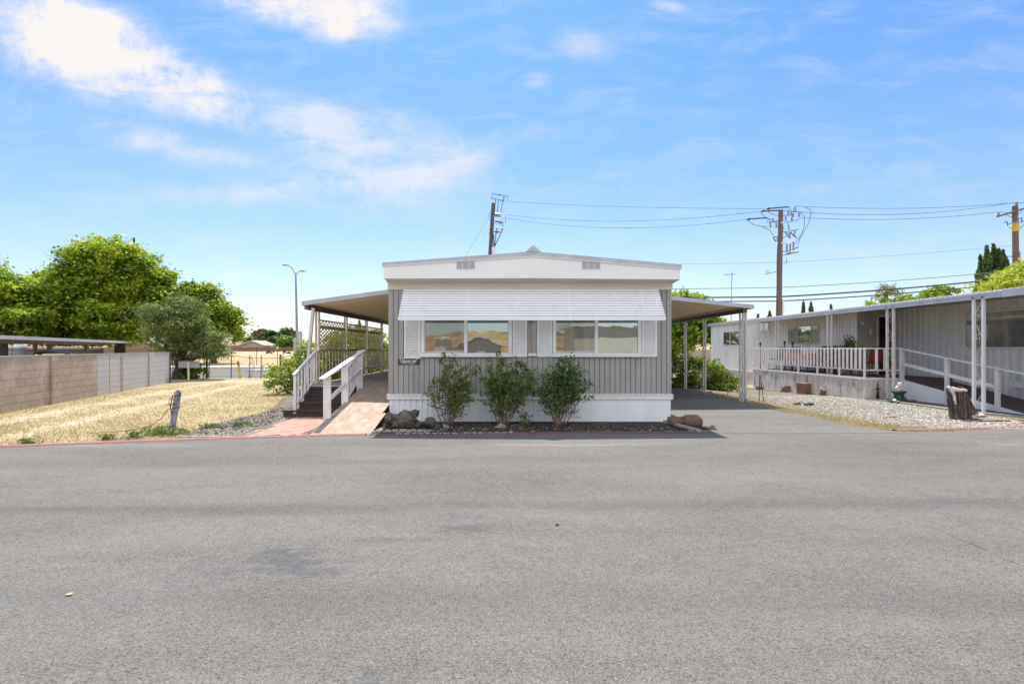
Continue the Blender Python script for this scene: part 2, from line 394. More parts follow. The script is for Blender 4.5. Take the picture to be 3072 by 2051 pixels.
pm('orange_cloth', (.5, .14, .07), (.42, .1, .05), rough=.85, scale=6)
pm('black_thing', (.018, .018, .02), (.03, .03, .03), rough=.45, scale=9)
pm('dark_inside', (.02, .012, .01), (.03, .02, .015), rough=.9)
pm('car_black', (.012, .013, .015), rough=.12, spec=.6)
pm('sign_back', (.42, .42, .44), (.36, .36, .38), rough=.6, scale=3)
pm('vent_mesh', (.5, .5, .54), (.44, .44, .48), rough=.6, scale=60)
pm('beige_wall', (.62, .54, .42), (.57, .5, .39), rough=.7, scale=2)
pm('plate_black', (.035, .035, .037), (.05, .05, .05), rough=.5, scale=5)
pm('blind', (.25, .2, .14), (.16, .12, .08), rough=.7, scale=3, stretch=(.3, .3, 12))
glass_mat('recess_glass', dark=(.12, .115, .11), refl=.05)
pm('leaf_dry', (.5, .36, .2), rough=.8)
glass_mat('window_glass', refl=.44, tint=(.8, .93, .92))
glass_mat('window_glass_dull', dark=(.045, .038, .028), refl=.24, tint=(.8, .86, .84))
glass_mat('side_glass', dark=(.03, .028, .022), refl=.25)
glass_mat('blind_glass', dark=(.1, .075, .05), refl=.04)
leaf_mat('leaf_maple', (.1, .21, .02), (.48, .56, .06), (.5, .45, .07), .3, .45)
leaf_mat('leaf_maple_dark', (.08, .17, .02), (.4, .47, .05), (.48, .42, .06), .28, .5)
leaf_mat('leaf_olive', (.1, .15, .045), (.28, .33, .11), (.38, .36, .2), .25, .7)
leaf_mat('leaf_hedge', (.08, .15, .025), (.3, .37, .07), (.32, .2, .07), .35, 1.5)
leaf_mat('leaf_hedge_bright', (.11, .2, .03), (.4, .46, .08), (.36, .28, .09), .4, 1.5)
leaf_mat('leaf_rose', (.07, .13, .03), (.2, .29, .065), (.22, .12, .05), .3, 3)
leaf_mat('leaf_rose_deep', (.04, .1, .035), (.13, .24, .06), (.2, .26, .06), .3, 3)
leaf_mat('leaf_cypress', (.05, .1, .045), (.14, .22, .09), (.22, .25, .08), .2, .6)
leaf_mat('leaf_lime', (.3, .36, .045), (.5, .52, .1), None, .45, .6)
leaf_mat('leaf_far_green', (.05, .095, .03), (.09, .14, .045), None, .2, .1)
leaf_mat('leaf_far_bright', (.13, .22, .04), (.2, .29, .06), None, .3, .1)
leaf_mat('leaf_far_red', (.1, .065, .05), (.16, .11, .08), None, .2, .1)
leaf_mat('leaf_palm', (.12, .14, .04), (.25, .24, .08), (.3, .2, .12), .3, 1)
leaf_mat('weed', (.08, .14, .03), (.17, .22, .06), (.3, .26, .12), .3, 3)
leaf_mat('straw', (.41, .32, .18), (.5, .41, .26), (.35, .3, .13), .2, 1)
leaf_mat('litter', (.07, .055, .04), (.12, .09, .065), (.26, .22, .16), .1, 3)

# ---------------------------------------------------------------- geometry helpers
ORG = {}
def rot_between(p, q):
    d = (Vector(q) - Vector(p)); L = d.length
    return d.normalized(), L

class MB:
    def __init__(s): s.v = []; s.f = []
    def quad(s, *p):
        k = len(s.v); s.v += [tuple(x) for x in p]; s.f.append(tuple(range(k, k + len(p)))); return s
    def box(s, x0, x1, y0, y1, z0, z1):
        k = len(s.v)
        s.v += [(x0, y0, z0), (x1, y0, z0), (x1, y1, z0), (x0, y1, z0), (x0, y0, z1), (x1, y0, z1), (x1, y1, z1), (x0, y1, z1)]
        s.f += [tuple(k + i for i in f) for f in ((0, 3, 2, 1), (4, 5, 6, 7), (0, 1, 5, 4), (1, 2, 6, 5), (2, 3, 7, 6), (3, 0, 4, 7))]
        return s
    def bar(s, p, q, w, h, up=(0, 0, 1)):
        """box along p-q, w sideways, h along up"""
        p, q = Vector(p), Vector(q); d = (q - p).normalized(); up = Vector(up)
        sd = d.cross(up)
        if sd.length < 1e-4: sd = d.cross(Vector((0, 1, 0)))
        sd.normalize(); u2 = sd.cross(d).normalized()
        k = len(s.v)
        for c in (p, q):
            for a, b in ((-1, -1), (1, -1), (1, 1), (-1, 1)):
                s.v.append(tuple(c + sd * (a * w / 2) + u2 * (b * h / 2)))
        s.f += [tuple(k + i for i in f) for f in ((0, 3, 2, 1), (4, 5, 6, 7), (0, 1, 5, 4), (1, 2, 6, 5), (2, 3, 7, 6), (3, 0, 4, 7))]
        return s
    def tube(s, pts, rad, n=6, cap=True):
        pts = [Vector(p) for p in pts]; m = len(pts)
        if not isinstance(rad, (list, tuple)): rad = [rad] * m
        k0 = len(s.v); a = None
        for i, p in enumerate(pts):
            d = (pts[min(i + 1, m - 1)] - pts[max(i - 1, 0)])
            if d.length < 1e-9: d = Vector((0, 0, 1))
            d.normalize()
            if a is None: a = d.cross(Vector((.3, .9, .2))); a = a if a.length > 1e-3 else d.cross(Vector((1, 0, 0)))
            a = a - d * a.dot(d); a.normalize(); b = d.cross(a)
            for j in range(n):
                t = 2 * math.pi * j / n
                s.v.append(tuple(p + (a * math.cos(t) + b * math.sin(t)) * rad[i]))
        for i in range(m - 1):
            for j in range(n):
                s.f.append((k0 + i * n + j, k0 + i * n + (j + 1) % n, k0 + (i + 1) * n + (j + 1) % n, k0 + (i + 1) * n + j))
        if cap:
            s.f.append(tuple(k0 + j for j in reversed(range(n))))
            s.f.append(tuple(k0 + (m - 1) * n + j for j in range(n)))
        return s
    def lathe(s, c, prof, n=20):
        k0 = len(s.v); m = len(prof)
        for r, z in prof:
            for j in range(n):
                t = 2 * math.pi * j / n
                s.v.append((c[0] + r * math.cos(t), c[1] + r * math.sin(t), c[2] + z))
        for i in range(m - 1):
            for j in range(n):
                s.f.append((k0 + i * n + j, k0 + i * n + (j + 1) % n, k0 + (i + 1) * n + (j + 1) % n, k0 + (i + 1) * n + j))
        s.f.append(tuple(k0 + j for j in reversed(range(n)))); s.f.append(tuple(k0 + (m - 1) * n + j for j in range(n)))
        return s
    def ball(s, c, r, n=10, sc=(1, 1, 1), noise=0.0, seed=0):
        rr = random.Random(seed); k0 = len(s.v); m = n // 2 + 1
        for i in range(m + 1):
            ph = math.pi * i / m
            for j in range(n):
                t = 2 * math.pi * j / n; q = r * (1 + noise * (rr.random() - .5))
                s.v.append((c[0] + q * sc[0] * math.sin(ph) * math.cos(t), c[1] + q * sc[1] * math.sin(ph) * math.sin(t), c[2] + q * sc[2] * math.cos(ph)))
        for i in range(m):
            for j in range(n):
                s.f.append((k0 + i * n + j, k0 + (i + 1) * n + j, k0 + (i + 1) * n + (j + 1) % n, k0 + i * n + (j + 1) % n))
        return s
    def prism(s, poly, axis, a, b):
        """extrude polygon; axis 'x': poly of (y,z); 'y': poly of (x,z); 'z': poly of (x,y)"""
        def P(t, w):
            return (w, t[0], t[1]) if axis == 'x' else (t[0], w, t[1]) if axis == 'y' else (t[0], t[1], w)
        k = len(s.v); n = len(poly)
        s.v += [P(t, a) for t in poly] + [P(t, b) for t in poly]
        s.f.append(tuple(k + i for i in range(n))); s.f.append(tuple(k + n + i for i in reversed(range(n))))
        for i in range(n): s.f.append((k + i, k + n + i, k + n + (i + 1) % n, k + (i + 1) % n))
        return s
    def build(s, name, mat, parent=None, smooth=False, label=None, cat=None, group=None, kind=None, origin=None, local=False, bevel=0):
        o0 = Vector(ORG.get(parent.name, (0, 0, 0))) if parent is not None else Vector(origin if origin else (0, 0, 0))
        me = bpy.data.meshes.new(name)
        vv = s.v if (local or o0.length == 0) else [(a - o0[0], b - o0[1], c - o0[2]) for a, b, c in s.v]
        me.from_pydata(vv, [], s.f); me.validate(clean_customdata=False); me.update()
        return finish(me, name, mat, parent, smooth, label, cat, group, kind, o0, bevel)

def finish(me, name, mat, parent, smooth=False, label=None, cat=None, group=None, kind=None, o0=Vector((0, 0, 0)), bevel=0):
    me.materials.append(MATS[mat])
    if smooth:
        me.polygons.foreach_set('use_smooth', [True] * len(me.polygons))
    o = bpy.data.objects.new(name, me); COL.objects.link(o)
    if parent is not None: o.parent = parent
    else: o.location = o0
    ORG[o.name] = tuple(o0)
    if bevel:
        md = o.modifiers.new('bevel', 'BEVEL'); md.width = bevel; md.segments = 2; md.limit_method = 'ANGLE'
    tag(o, label, cat, group, kind)
    return o

def tag(o, label=None, cat=None, group=None, kind=None):
    for k, vv in (('label', label), ('category', cat), ('group', group), ('kind', kind)):
        if vv: o[k] = vv
    return o

def thing(name, loc, label, cat, group=None, rz=0):
    o = bpy.data.objects.new(name, None); COL.objects.link(o)
    o.location = loc; o.rotation_euler = (0, 0, rz); o.empty_display_size = .2
    ORG[o.name] = tuple(loc)
    return tag(o, label, cat, group)

def copy_tree(o, parent=None, loc=None, rz=None, scale=None, label=None):
    c = o.copy(); COL.objects.link(c)
    if parent is not None: c.parent = parent
    if loc is not None: c.location = loc
    if rz is not None: c.rotation_euler = (0, 0, rz)
    if scale is not None: c.scale = scale
    if label: c['label'] = label
    for ch in list(o.children): copy_tree(ch, c)
    return c

def G(px, py):
    """flat-ground point seen at a pixel of the 3072-wide photograph (survey helper)"""
    Y = 2560 / (py - 1043); return ((px - 1536) / 1600 * Y, Y)
def A(px, py, Y):
    return ((px - 1536) / 1600 * Y, Y, 1.6 + (1043 - py) / 1600 * Y)

def sstep(a, b, x):
    t = min(1, max(0, (x - a) / (b - a))); return t * t * (3 - 2 * t)
def gz(x, y):
    """the ground falls gently towards the back on the neighbour's side"""
    return -.33 * sstep(14.5, 27, y) * sstep(6.8, 9.5, x)

def lerp(pts, x):
    if x <= pts[0][0]: return pts[0][1]
    for (a, b), (c, d) in zip(pts, pts[1:]):
        if x <= c: return b + (d - b) * (x - a) / (c - a)
    return pts[-1][1]

# ---------------------------------------------------------------- leaves with numpy
def leaf_mesh(name, P, size, mat, parent, seed=0, up=.35, aspect=1.7, sizevar=.35, label=None, kind=None, cat=None, dirs=None):
    """P: (n,3) leaf centres, each leaf a folded pair of triangles"""
    rng = np.random.default_rng(seed); n = len(P)
    nrm = rng.normal(size=(n, 3)); nrm[:, 2] += up * 2; nrm /= np.linalg.norm(nrm, axis=1)[:, None]
    t = rng.normal(size=(n, 3)) if dirs is None else dirs + rng.normal(size=(n, 3)) * .25
    t -= nrm * (t * nrm).sum(1)[:, None]; t /= np.linalg.norm(t, axis=1)[:, None] + 1e-9
    b = np.cross(nrm, t)
    sz = size * (1 + sizevar * rng.normal(size=n)).clip(.4, 1.8)
    L = (sz * .5)[:, None]; Wd = (sz * .5 / aspect)[:, None]
    o0 = np.array(ORG.get(parent.name, (0, 0, 0))) if parent is not None else np.zeros(3)
    Q = P - o0
    fold = nrm * Wd * .35
    V = np.stack([Q - t * L, Q + b * Wd + fold, Q + t * L, Q - b * Wd + fold], 1).reshape(-1, 3)
    me = bpy.data.meshes.new(name)
    me.vertices.add(4 * n); me.vertices.foreach_set('co', V.astype(np.float32).ravel())
    me.loops.add(4 * n); me.loops.foreach_set('vertex_index', np.arange(4 * n, dtype=np.int32))
    me.polygons.add(n); me.polygons.foreach_set('loop_start', np.arange(0, 4 * n, 4, dtype=np.int32))
    me.polygons.foreach_set('loop_total', np.full(n, 4, np.int32))
    me.update(calc_edges=True)
    return finish(me, name, mat, parent, False, label, cat, None, kind)

def crown_points(blobs, n, clump=.5, seed=0, per=60, shell=.72, zmin=None):
    """leaf positions in clumps spread near the surface of overlapping ellipsoids"""
    rng = np.random.default_rng(seed)
    vol = np.array([(b[3] * b[4] * b[5]) ** (2 / 3) for b in blobs]); vol /= vol.sum()
    nc = max(4, n // per); out = []
    ids = rng.choice(len(blobs), nc, p=vol)
    d = rng.normal(size=(nc, 3)); d /= np.linalg.norm(d, axis=1)[:, None]
    r = shell + (1.06 - shell) * rng.random(nc) ** .7
    inner = rng.random(nc) < .22; r[inner] *= rng.random(inner.sum()) * .5 + .4
    B = np.array(blobs)[ids]
    C = B[:, :3] + d * r[:, None] * B[:, 3:6]
    # drop clumps that sit deep inside another blob
    keep = np.ones(nc, bool)
    for b in np.array(blobs):
        q = ((C - b[:3]) / b[3:6]); keep &= (np.linalg.norm(q, axis=1) > .5)
    C = C[keep]
    k = max(1, n // len(C))
    rc = clump * (.55 + .8 * rng.random(len(C)))
    off = rng.normal(size=(len(C), k, 3)) * np.array([.5, .5, .26])
    off[..., 2] -= .12 * (off[..., 0] ** 2 + off[..., 1] ** 2)
    P = (C[:, None, :] + off * rc[:, None, None]).reshape(-1, 3)
    if zmin is not None: P = P[P[:, 2] > zmin]
    return P

def limb(mb, p, q, r0, r1, seg=5, wob=.08, n=7, rr=random):
    p, q = Vector(p), Vector(q); L = (q - p).length; pts = []; rad = []
    for i in range(seg + 1):
        t = i / seg; c = p.lerp(q, t)
        if 0 < i < seg: c += Vector((rr.uniform(-1, 1), rr.uniform(-1, 1), rr.uniform(-.5, .5))) * wob * L
        pts.append(c); rad.append(r0 + (r1 - r0) * t)
    mb.tube(pts, rad, n); return pts

def tree(label, base, blobs, n, leaf, mat, name='tree', trunk_r=.25, clump=.6, seed=0, group=None, fork=.3, up=.35, aspect=1.5, per=60, nl=8, zmin=None, lean=(0, 0), sub_=0):
    rr = random.Random(seed)
    t = thing(name, base, label, 'tree', group)
    b = Vector(base); top = Vector((np.mean([x[0] for x in blobs]), np.mean([x[1] for x in blobs]), max(x[2] for x in blobs)))
    h = top.z - b.z; f = b + Vector((lean[0], lean[1], h * fork))
    mb = MB(); limb(mb, b - Vector((0, 0, .1)), f, trunk_r, trunk_r * .75, 5, .02, 9, rr)
    for i in range(nl):
        bl = blobs[i % len(blobs)]
        e = Vector((bl[0] + rr.uniform(-.5, .5) * bl[3], bl[1] + rr.uniform(-.5, .5) * bl[4], bl[2] + rr.uniform(-.1, .55) * bl[5]))
        pts = limb(mb, f, e, trunk_r * rr.uniform(.35, .6), .03, 6, .07, 6, rr)
        for _ in range(3):
            k = rr.randint(2, 5); d = Vector((rr.uniform(-1, 1), rr.uniform(-1, 1), rr.uniform(-.1, .8))) * bl[3] * .55
            limb(mb, pts[k], pts[k] + d, trunk_r * .18, .015, 3, .1, 5, rr)
    mb.build('trunk', 'bark', t, smooth=True)
    if sub_:
        ex = []
        for bl in blobs:
            for _ in range(sub_):
                d = Vector((rr.gauss(0, 1), rr.gauss(0, 1) - .4, rr.gauss(.25, .9))).normalized(); k_ = rr.uniform(.22, .42)
                ex.append((bl[0] + d.x * bl[3] * .93, bl[1] + d.y * bl[4] * .93, bl[2] + d.z * bl[5] * .93, bl[3] * k_ * 1.25, bl[4] * k_ * 1.25, bl[5] * k_ * .8))
        blobs = [(a_[0], a_[1], a_[2], a_[3] * .9, a_[4] * .9, a_[5] * .9) for a_ in blobs] + ex
    P = crown_points(blobs, n, clump, seed, per, zmin=zmin)
    leaf_mesh('crown', P, leaf, mat, t, seed, up, aspect)
    return t

def bush(label, base, blobs, n, leaf, mat, name='bush', clump=.2, seed=0, group=None, stems=14, cat='bush', aspect=1.6, up=.3, zmin=None, per=30):
    rr = random.Random(seed)
    t = thing(name, base, label, cat, group); b = Vector(base)
    mb = MB()
    for i in range(stems):
        bl = blobs[i % len(blobs)]
        e = Vector((bl[0] + rr.uniform(-.7, .7) * bl[3], bl[1] + rr.uniform(-.7, .7) * bl[4], bl[2] + rr.uniform(0, .6) * bl[5]))
        r = .012 + .02 * rr.random()
        s = Vector((b.x + (e.x - b.x) * .45 + rr.uniform(-.05, .05), b.y + (e.y - b.y) * .45, b.z - .03))
        limb(mb, s, e, r, .004, 5, .05, 5, rr)
    mb.build('stems', 'twig', t, smooth=True)
    P = crown_points(blobs, n, clump, seed, per, .55, zmin)
    leaf_mesh('foliage', P, leaf, mat, t, seed, up, aspect)
    return t

# ---------------------------------------------------------------- the ground and its surfaces
def strip_sheet(name, mat, ys, xl, xr, nx, z, kind='structure', jit=0.0, seed=1, label=None):
    """sheet between two edge curves xl(y), xr(y), following the ground"""
    rr = random.Random(seed); mb = MB()
    for y in ys:
        a, b = xl(y) + rr.uniform(-jit, jit), xr(y) + rr.uniform(-jit, jit)
        for i in range(nx + 1):
            x = a + (b - a) * i / nx; mb.v.append((x, y, gz(x, y) + z))
    for j in range(len(ys) - 1):
        for i in range(nx):
            k = j * (nx + 1) + i; mb.f.append((k, k + 1, k + nx + 2, k + nx + 1))
    return mb.build(name, mat, kind=kind, label=label)

def frange(a, b, s): return [a + i * (b - a) / max(1, round((b - a) / s)) for i in range(max(1, round((b - a) / s)) + 1)]

xs = [-900, -400, -200, -100, -60, -40, -28, -20, -14, -8, -4, 0, 4] + frange(6.8, 12.8, .5) + [16, 20, 30, 50, 100, 200, 400, 900]
ys = [-900, -300, -100, -40, -20, -10, 0, 5, 9, 12] + frange(14.5, 27, .8) + [32, 43, 60, 100, 200, 500, 1400]
mb = MB()
for y in ys:
    for x in xs: mb.v.append((x, y, gz(x, y)))
for j in range(len(ys) - 1):
    for i in range(len(xs) - 1):
        k = j * len(xs) + i; mb.f.append((k, k + 1, k + len(xs) + 1, k + len(xs)))
mb.build('ground', 'dry_grass_ground', kind='structure')

EDGE = [(-60, -6.2), (-30, 2.0), (-14, 7.1), (-8.2, 8.53), (-6.4, 9.0), (-4.55, 9.4), (-3.0, 9.68), (-1.5, 9.83), (0, 9.92), (2, 9.98), (3.4, 10.0), (7.3, 10.22), (10.1, 10.6), (16, 11.5), (40, 16)]
def edge(x): return lerp(EDGE, x)
# road: sheet from behind the camera to the painted edge
mb = MB(); rx = [p[0] for p in EDGE]; rx = sorted(set(rx + frange(-14, 14, .5)))
for x in rx:
    for t in (0, .5, 1): mb.v.append((x, -9 + (edge(x) + 9 + (0)) * t, .012))
for i in range(len(rx) - 1):
    for j in range(2):
        k = i * 3 + j; mb.f.append((k, k + 3, k + 4, k + 1))
mb.build('road', 'asphalt', kind='structure')
# driveway beside the home
strip_sheet('driveway', 'asphalt_drive', frange(9.9, 27, .25), lambda y: 3.42 if y > 11.4 else 3.42 + (11.4 - y) * .02,
            lambda y: lerp([(9.9, 7.45), (10.3, 7.22), (10.7, 7.05), (12.2, 6.95), (13.2, 6.72), (15.7, 6.62), (19.8, 6.7), (27, 6.8)], y), 4, .016, jit=.025)
# gravel yard of the neighbour: white at the front, greyer behind
strip_sheet('gravel_yard', 'gravel_white', frange(10.12, 26.5, .25),
            lambda y: lerp([(10.12, 8.2), (10.35, 7.9), (11.0, 7.3), (12, 7.05), (13.5, 6.8), (15.5, 6.7), (19, 6.75), (26, 7.0)], y),
            lambda y: 14 if y < 12 else lerp([(12, 12.2), (13, 11.3), (26.5, 11.25)], y), 8, .008, jit=.05)
strip_sheet('gravel_strip', 'gravel_grey', frange(9.2, 19.5, .2),
            lambda y: lerp([(9.2, -5.95), (9.6, -5.9), (11.0, -6.3), (13, -6.1), (14.7, -6.5), (17, -7.3), (19.5, -7.4)], y),
            lambda y: lerp([(9.2, -5.0), (9.6, -4.9), (12.4, -5.0), (13.4, -5.0), (13.6, -2.7), (19.5, -2.7)], y), 6, .008, jit=.07)
strip_sheet('flower_bed', 'bed_soil', frange(9.9, 11.6, .12), lambda y: -2.72, lambda y: lerp([(9.9, 3.42), (11.6, 3.2)], y), 10, .014, jit=.02)
strip_sheet('side_path', 'asphalt_far', frange(10.9, 25, .5), lambda y: lerp([(10.9, 12.8), (12, 12.0), (13, 11.5), (25, 11.4)], y), lambda y: 14.2 if y < 17 else 13.2, 4, .012)
# painted red edge of the road, a low painted lip
def red_lip(name, x0, x1, w=.13, h=.03, off=0.0, seed=1, mat='red_paint'):
    rr = random.Random(seed); mb = MB(); X = frange(x0, x1, .12)
    for x in X:
        y = edge(x) + off; a, b = rr.uniform(-.014, .014), rr.uniform(-.014, .014)
        mb.v += [(x, y - w * .55 + a, .0125), (x, y - w * .35 + a, .012 + h), (x, y + w * .6 + b, .012 + h), (x, y + w * .62 + b, 0)]
    for i in range(len(X) - 1):
        for j in range(3):
            k = i * 4 + j; mb.f.append((k, k + 4, k + 5, k + 1))
    return mb.build(name, mat, kind='structure')
red_lip('kerb', -30, -2.66, .13, .024)
red_lip('kerb', -2.6, 3.75, .1, .018, seed=4, mat='red_paint_worn')
red_lip('kerb', 7.35, 30, .13, .024, seed=2)
mb = MB(); mb.prism([(3.2, 11.3), (3.26, 11.3), (3.55, 10.0), (3.47, 10.0)], 'z', .0, .07); mb.build('kerb', 'concrete', kind='structure')

# text painted on the lip
def text_mesh(s, size, mat, name, parent, M4, extrude=.0015, label=None, shear=0.0, space=1.0, kind=None):
    cu = bpy.data.curves.new('t', 'FONT'); cu.body = s; cu.size = size; cu.extrude = extrude; cu.shear = shear; cu.space_character = space
    cu.resolution_u = 2
    o = bpy.data.objects.new('t', cu); COL.objects.link(o)
    dg = bpy.context.evaluated_depsgraph_get(); me = bpy.data.meshes.new_from_object(o.evaluated_get(dg))
    bpy.data.objects.remove(o)
    o0 = Vector(ORG.get(parent.name, (0, 0, 0))) if parent is not None else Vector((0, 0, 0))
    me.transform(Matrix.Translation(-o0) @ M4); me.name = name; me.materials.clear()
    return finish(me, name, mat, parent, False, label, None, None, kind, o0 if parent is not None else Vector((0, 0, 0)))
for s, x0, sp in (('NO', -2.13, 1.45), ('PARKING', -1.83, 1.5), ('FIRE', -.89, 1.35), ('LANE', -.43, 1.45)):
    text_mesh(s, .145, 'white_marking', 'road_marking', None, Matrix.Translation((x0, edge(x0) - .06, .034)) @ Matrix.Rotation(R(1.5), 4, 'Z'), space=sp, kind='structure')

# far road on the left beyond the chain-link fence
mb = MB(); mb.quad((-70, 28.6, .012), (20, 28.6, .012), (20, 40.5, .012), (-70, 40.5, .012)); mb.build('street', 'asphalt_far', kind='structure')
mb = MB(); mb.box(-70, 20, 40.6, 43.2, -.05, .15); mb.build('pavement', 'concrete_light', kind='structure')
mb = MB(); mb.box(-17.6, 20, 35.4, 36.5, -.05, .14); mb.build('median', 'concrete_light', kind='structure')
mb = MB(); X = frange(-160, 60, 5); Yv = [43.1, 60, 90, 140, 210, 400]
for y in Yv:
    for x in X: mb.v.append((x, y, .05 + .25 * sstep(43, 60, y) * (1 + .3 * math.sin(x * .13 + y * .05))))
for j in range(len(Yv) - 1):
    for i in range(len(X) - 1):
        k = j * len(X) + i; mb.f.append((k, k + 1, k + len(X) + 1, k + len(X)))
mb.build('field', 'field', kind='structure')
# low dry rise beyond the carport on the right and the dry hill across the street (seen in the windows)
def hill(name, cx, cy, rx_, ry_, h, seed):
    rr = random.Random(seed); mb = MB(); n = 36; ph = [rr.uniform(0, 6.28) for _ in range(6)]
    for j in range(n + 1):
        for i in range(n + 1):
            a, b = i / n * 2 - 1, j / n * 2 - 1; q = max(0, 1 - a * a) * max(0, 1 - b * b)
            w = 1 + .18 * math.sin(a * 7 + ph[0]) + .12 * math.sin(b * 9 + a * 4 + ph[1]) + .06 * math.sin(a * 23 + ph[2])
            mb.v.append((cx + a * rx_, cy + b * ry_, h * (q ** .7) * w - .05))
    for j in range(n):
        for i in range(n):
            k = j * (n + 1) + i; mb.f.append((k, k + 1, k + n + 2, k + n + 1))
    return mb.build(name, 'hill_dry' if cy < 0 else 'field', smooth=True, kind='structure')
hill('hill', 55, 130, 45, 40, 3.6, 3)
hill('hill', 14, -105, 60, 45, 5.0, 5)
hill('hill', -45, -110, 60, 45, 3.9, 6)

# herringbone brick path
t = thing('brick_path', (-4.3, 10.9, 0), 'pink herringbone brick path leading from the road to the porch stairs', 'path')
t['kind'] = 'structure'
poly = [(-5.05, 9.33), (-4.86, 9.6), (-4.83, 10.4), (-5.05, 11.3), (-5.0, 12.22), (-3.76, 12.22), (-3.76, 9.62), (-4.4, 9.48)]
def inside(x, y, P):
    c = False
    for i in range(len(P)):
        x1, y1 = P[i]; x2, y2 = P[i - 1]
        if (y1 > y) != (y2 > y) and x < (x2 - x1) * (y - y1) / (y2 - y1) + x1: c = not c
    return c
mb = MB(); mb.prism([(x, y) for x, y in poly], 'z', 0.0, .019); mb.build('mortar_bed', 'mortar', t)
mb = MB(); a = .105
for i in range(-30, 30):
    for j in range(-30, 30):
        # herringbone lattice rotated by 45 degrees
        for hv in (0, 1):
            bx = (i * 1 + j * 2) * a if 0 else (i + 2 * j) * a; by = (i - 2 * j) * a
            u0, v0, w, h = (bx, by, 2 * a, a) if hv == 0 else (bx + 0, by + a, a, 2 * a)
            if hv: u0, v0 = bx - a, by
            pts = [(u0 + .004, v0 + .004), (u0 + w - .004, v0 + .004), (u0 + w - .004, v0 + h - .004), (u0 + .004, v0 + h - .004)]
            c, s = math.cos(R(45)), math.sin(R(45))
            Q = [(-4.4 + x * c - y * s, 10.9 + x * s + y * c) for x, y in pts]
            if all(inside(x, y, poly) for x, y in Q): mb.prism(Q, 'z', .018, .03 + random.uniform(-.002, .003))
mb.build('bricks', 'brick_pink', t)

# ================================================================ the grey mobile home
HX0, HX1, HY, HY1 = -2.66, 3.44, 11.48, 27.0
home = thing('mobile_home', (0.4, HY, 0), 'grey and white mobile home at centre, louvred awning over its two wide windows', 'mobile home')
mb = MB(); mb.box(HX0 + .03, HX1 - .03, HY + .03, HY1, .3, 3.0)
x = HX0
while x < HX1 - .02:                                    # upright boards with shadow gaps
    w = .111; x1 = min(x + w - .014, HX1)
    mb.box(x, x1, HY, HY + .029, .585, 2.86); x += w
for s, X in ((-1, HX0), (1, HX1)):                      # same boards on the two long sides
    y = HY + .03
    while y < HY1:
        y1 = min(y + .097, HY1)
        mb.box(min(X, X - s * .029), max(X, X - s * .029), y, y1, .585, 2.98); y += .111
mb.build('wall', 'grey_siding', home)
mb = MB(); rib = 0
x = HX0 + .0
while x < 1.0:
    mb.prism([(x + .012, HY + .03), (x + .02, HY + .008), (x + .092, HY + .008), (x + .1, HY + .03)], 'z', -.02, .5); x += .125
mb.box(1.02, HX1 - .03, HY + .006, HY + .03, -.02, .5)
mb.box(HX0 + .03, HX1 - .03, HY + .029, HY + .06, -.04, .5)
y = HY + .03
while y < 16.5:
    for X, s in ((HX0, 1), (HX1, -1)):
        mb.prism([(X + s * .03, y + .012), (X + s * .008, y + .02), (X + s * .008, y + .092), (X + s * .03, y + .1)][::s], 'z', -.02, .5)
    y += .125
for X in (HX0 + .03, HX1 - .06): mb.box(X, X + .03, HY + .06, HY1, -.04, .5)
mb.build('skirting', 'skirt_white', home)
mb = MB(); mb.box(HX0 - .03, HX1 + .0, HY - .018, HY - .001, .49, .6); mb.box(HX0 - .035, HX1, HY - .03, HY - .018, .585, .61); mb.box(HX0 - .032, HX0 - .002, HY + .0, HY1, .49, .6); mb.box(HX1 + .002, HX1 + .03, HY, HY1, .49, .6)
mb.build('skirt_trim', 'white_paint', home)
# cream frieze, cove and white fascia
mb = MB(); mb.box(HX0 - .012, HX1 + .012, HY - .02, HY + .028, 2.848, 2.99)
mb.box(HX0 - .016, HX1 + .016, HY - .028, HY - .02, 2.848, 2.868); mb.box(HX0 - .014, HX1 + .014, HY - .026, HY - .02, 2.93, 2.942)
mb.box(HX0 + .02, HX1 - .02, HY + .03, HY1, 2.98, 3.02)
mb.prism([(HY + .02, 2.99), (HY - .02, 2.99), (11.2, 3.055), (11.2, 3.075), (HY + .02, 3.075)], 'x', HX0 - .012, HX1 + .05)
mb.build('frieze', 'cream_paint', home)
FY = 11.18; RX = .447
ftop = [(-2.695, 3.312), (RX, 3.515), (3.53, 3.25)]
mb = MB()
mb.prism([(-2.69, 3.05), (RX, 3.06), (3.525, 3.03), (3.525, 3.25), (RX, 3.515), (-2.69, 3.312)], 'y', FY, FY + .03)
mb.prism([(FY + .03, 3.02), (HY1 + .2, 3.02), (HY1 + .2, 3.25), (FY + .03, 3.25)], 'x', 3.50, 3.522)
mb.prism([(FY + .03, 3.04), (HY1 + .2, 3.04), (HY1 + .2, 3.3), (FY + .03, 3.3)], 'x', -2.687, -2.665)
mb.box(RX - .002, RX + .002, FY - .004, FY, 3.07, 3.5)
mb.bar((-2.74, FY - .012, 3.31), (RX, FY - .012, 3.513), .025, .012); mb.bar((RX, FY - .012, 3.513), (3.58, FY - .012, 3.246), .025, .012)
mb.build('fascia', 'fascia_paint', home)
mb = MB()
mb.prism([(-2.72, 3.318), (RX, 3.522), (RX, 3.62), (-2.72, 3.385)], 'y', FY - .008, FY + .012)
mb.prism([(RX, 3.522), (3.555, 3.254), (3.555, 3.347), (RX, 3.62)], 'y', FY - .008, FY + .012)
for i in range(44):
    X = -2.66 + i * .14; z = lerp(ftop, X) + .028 + (.012 if i % 2 else 0)
    mb.box(X - .007, X + .007, FY - .014, FY - .008, z, z + .012)
mb.build('roof_edge', 'galvanised', home)
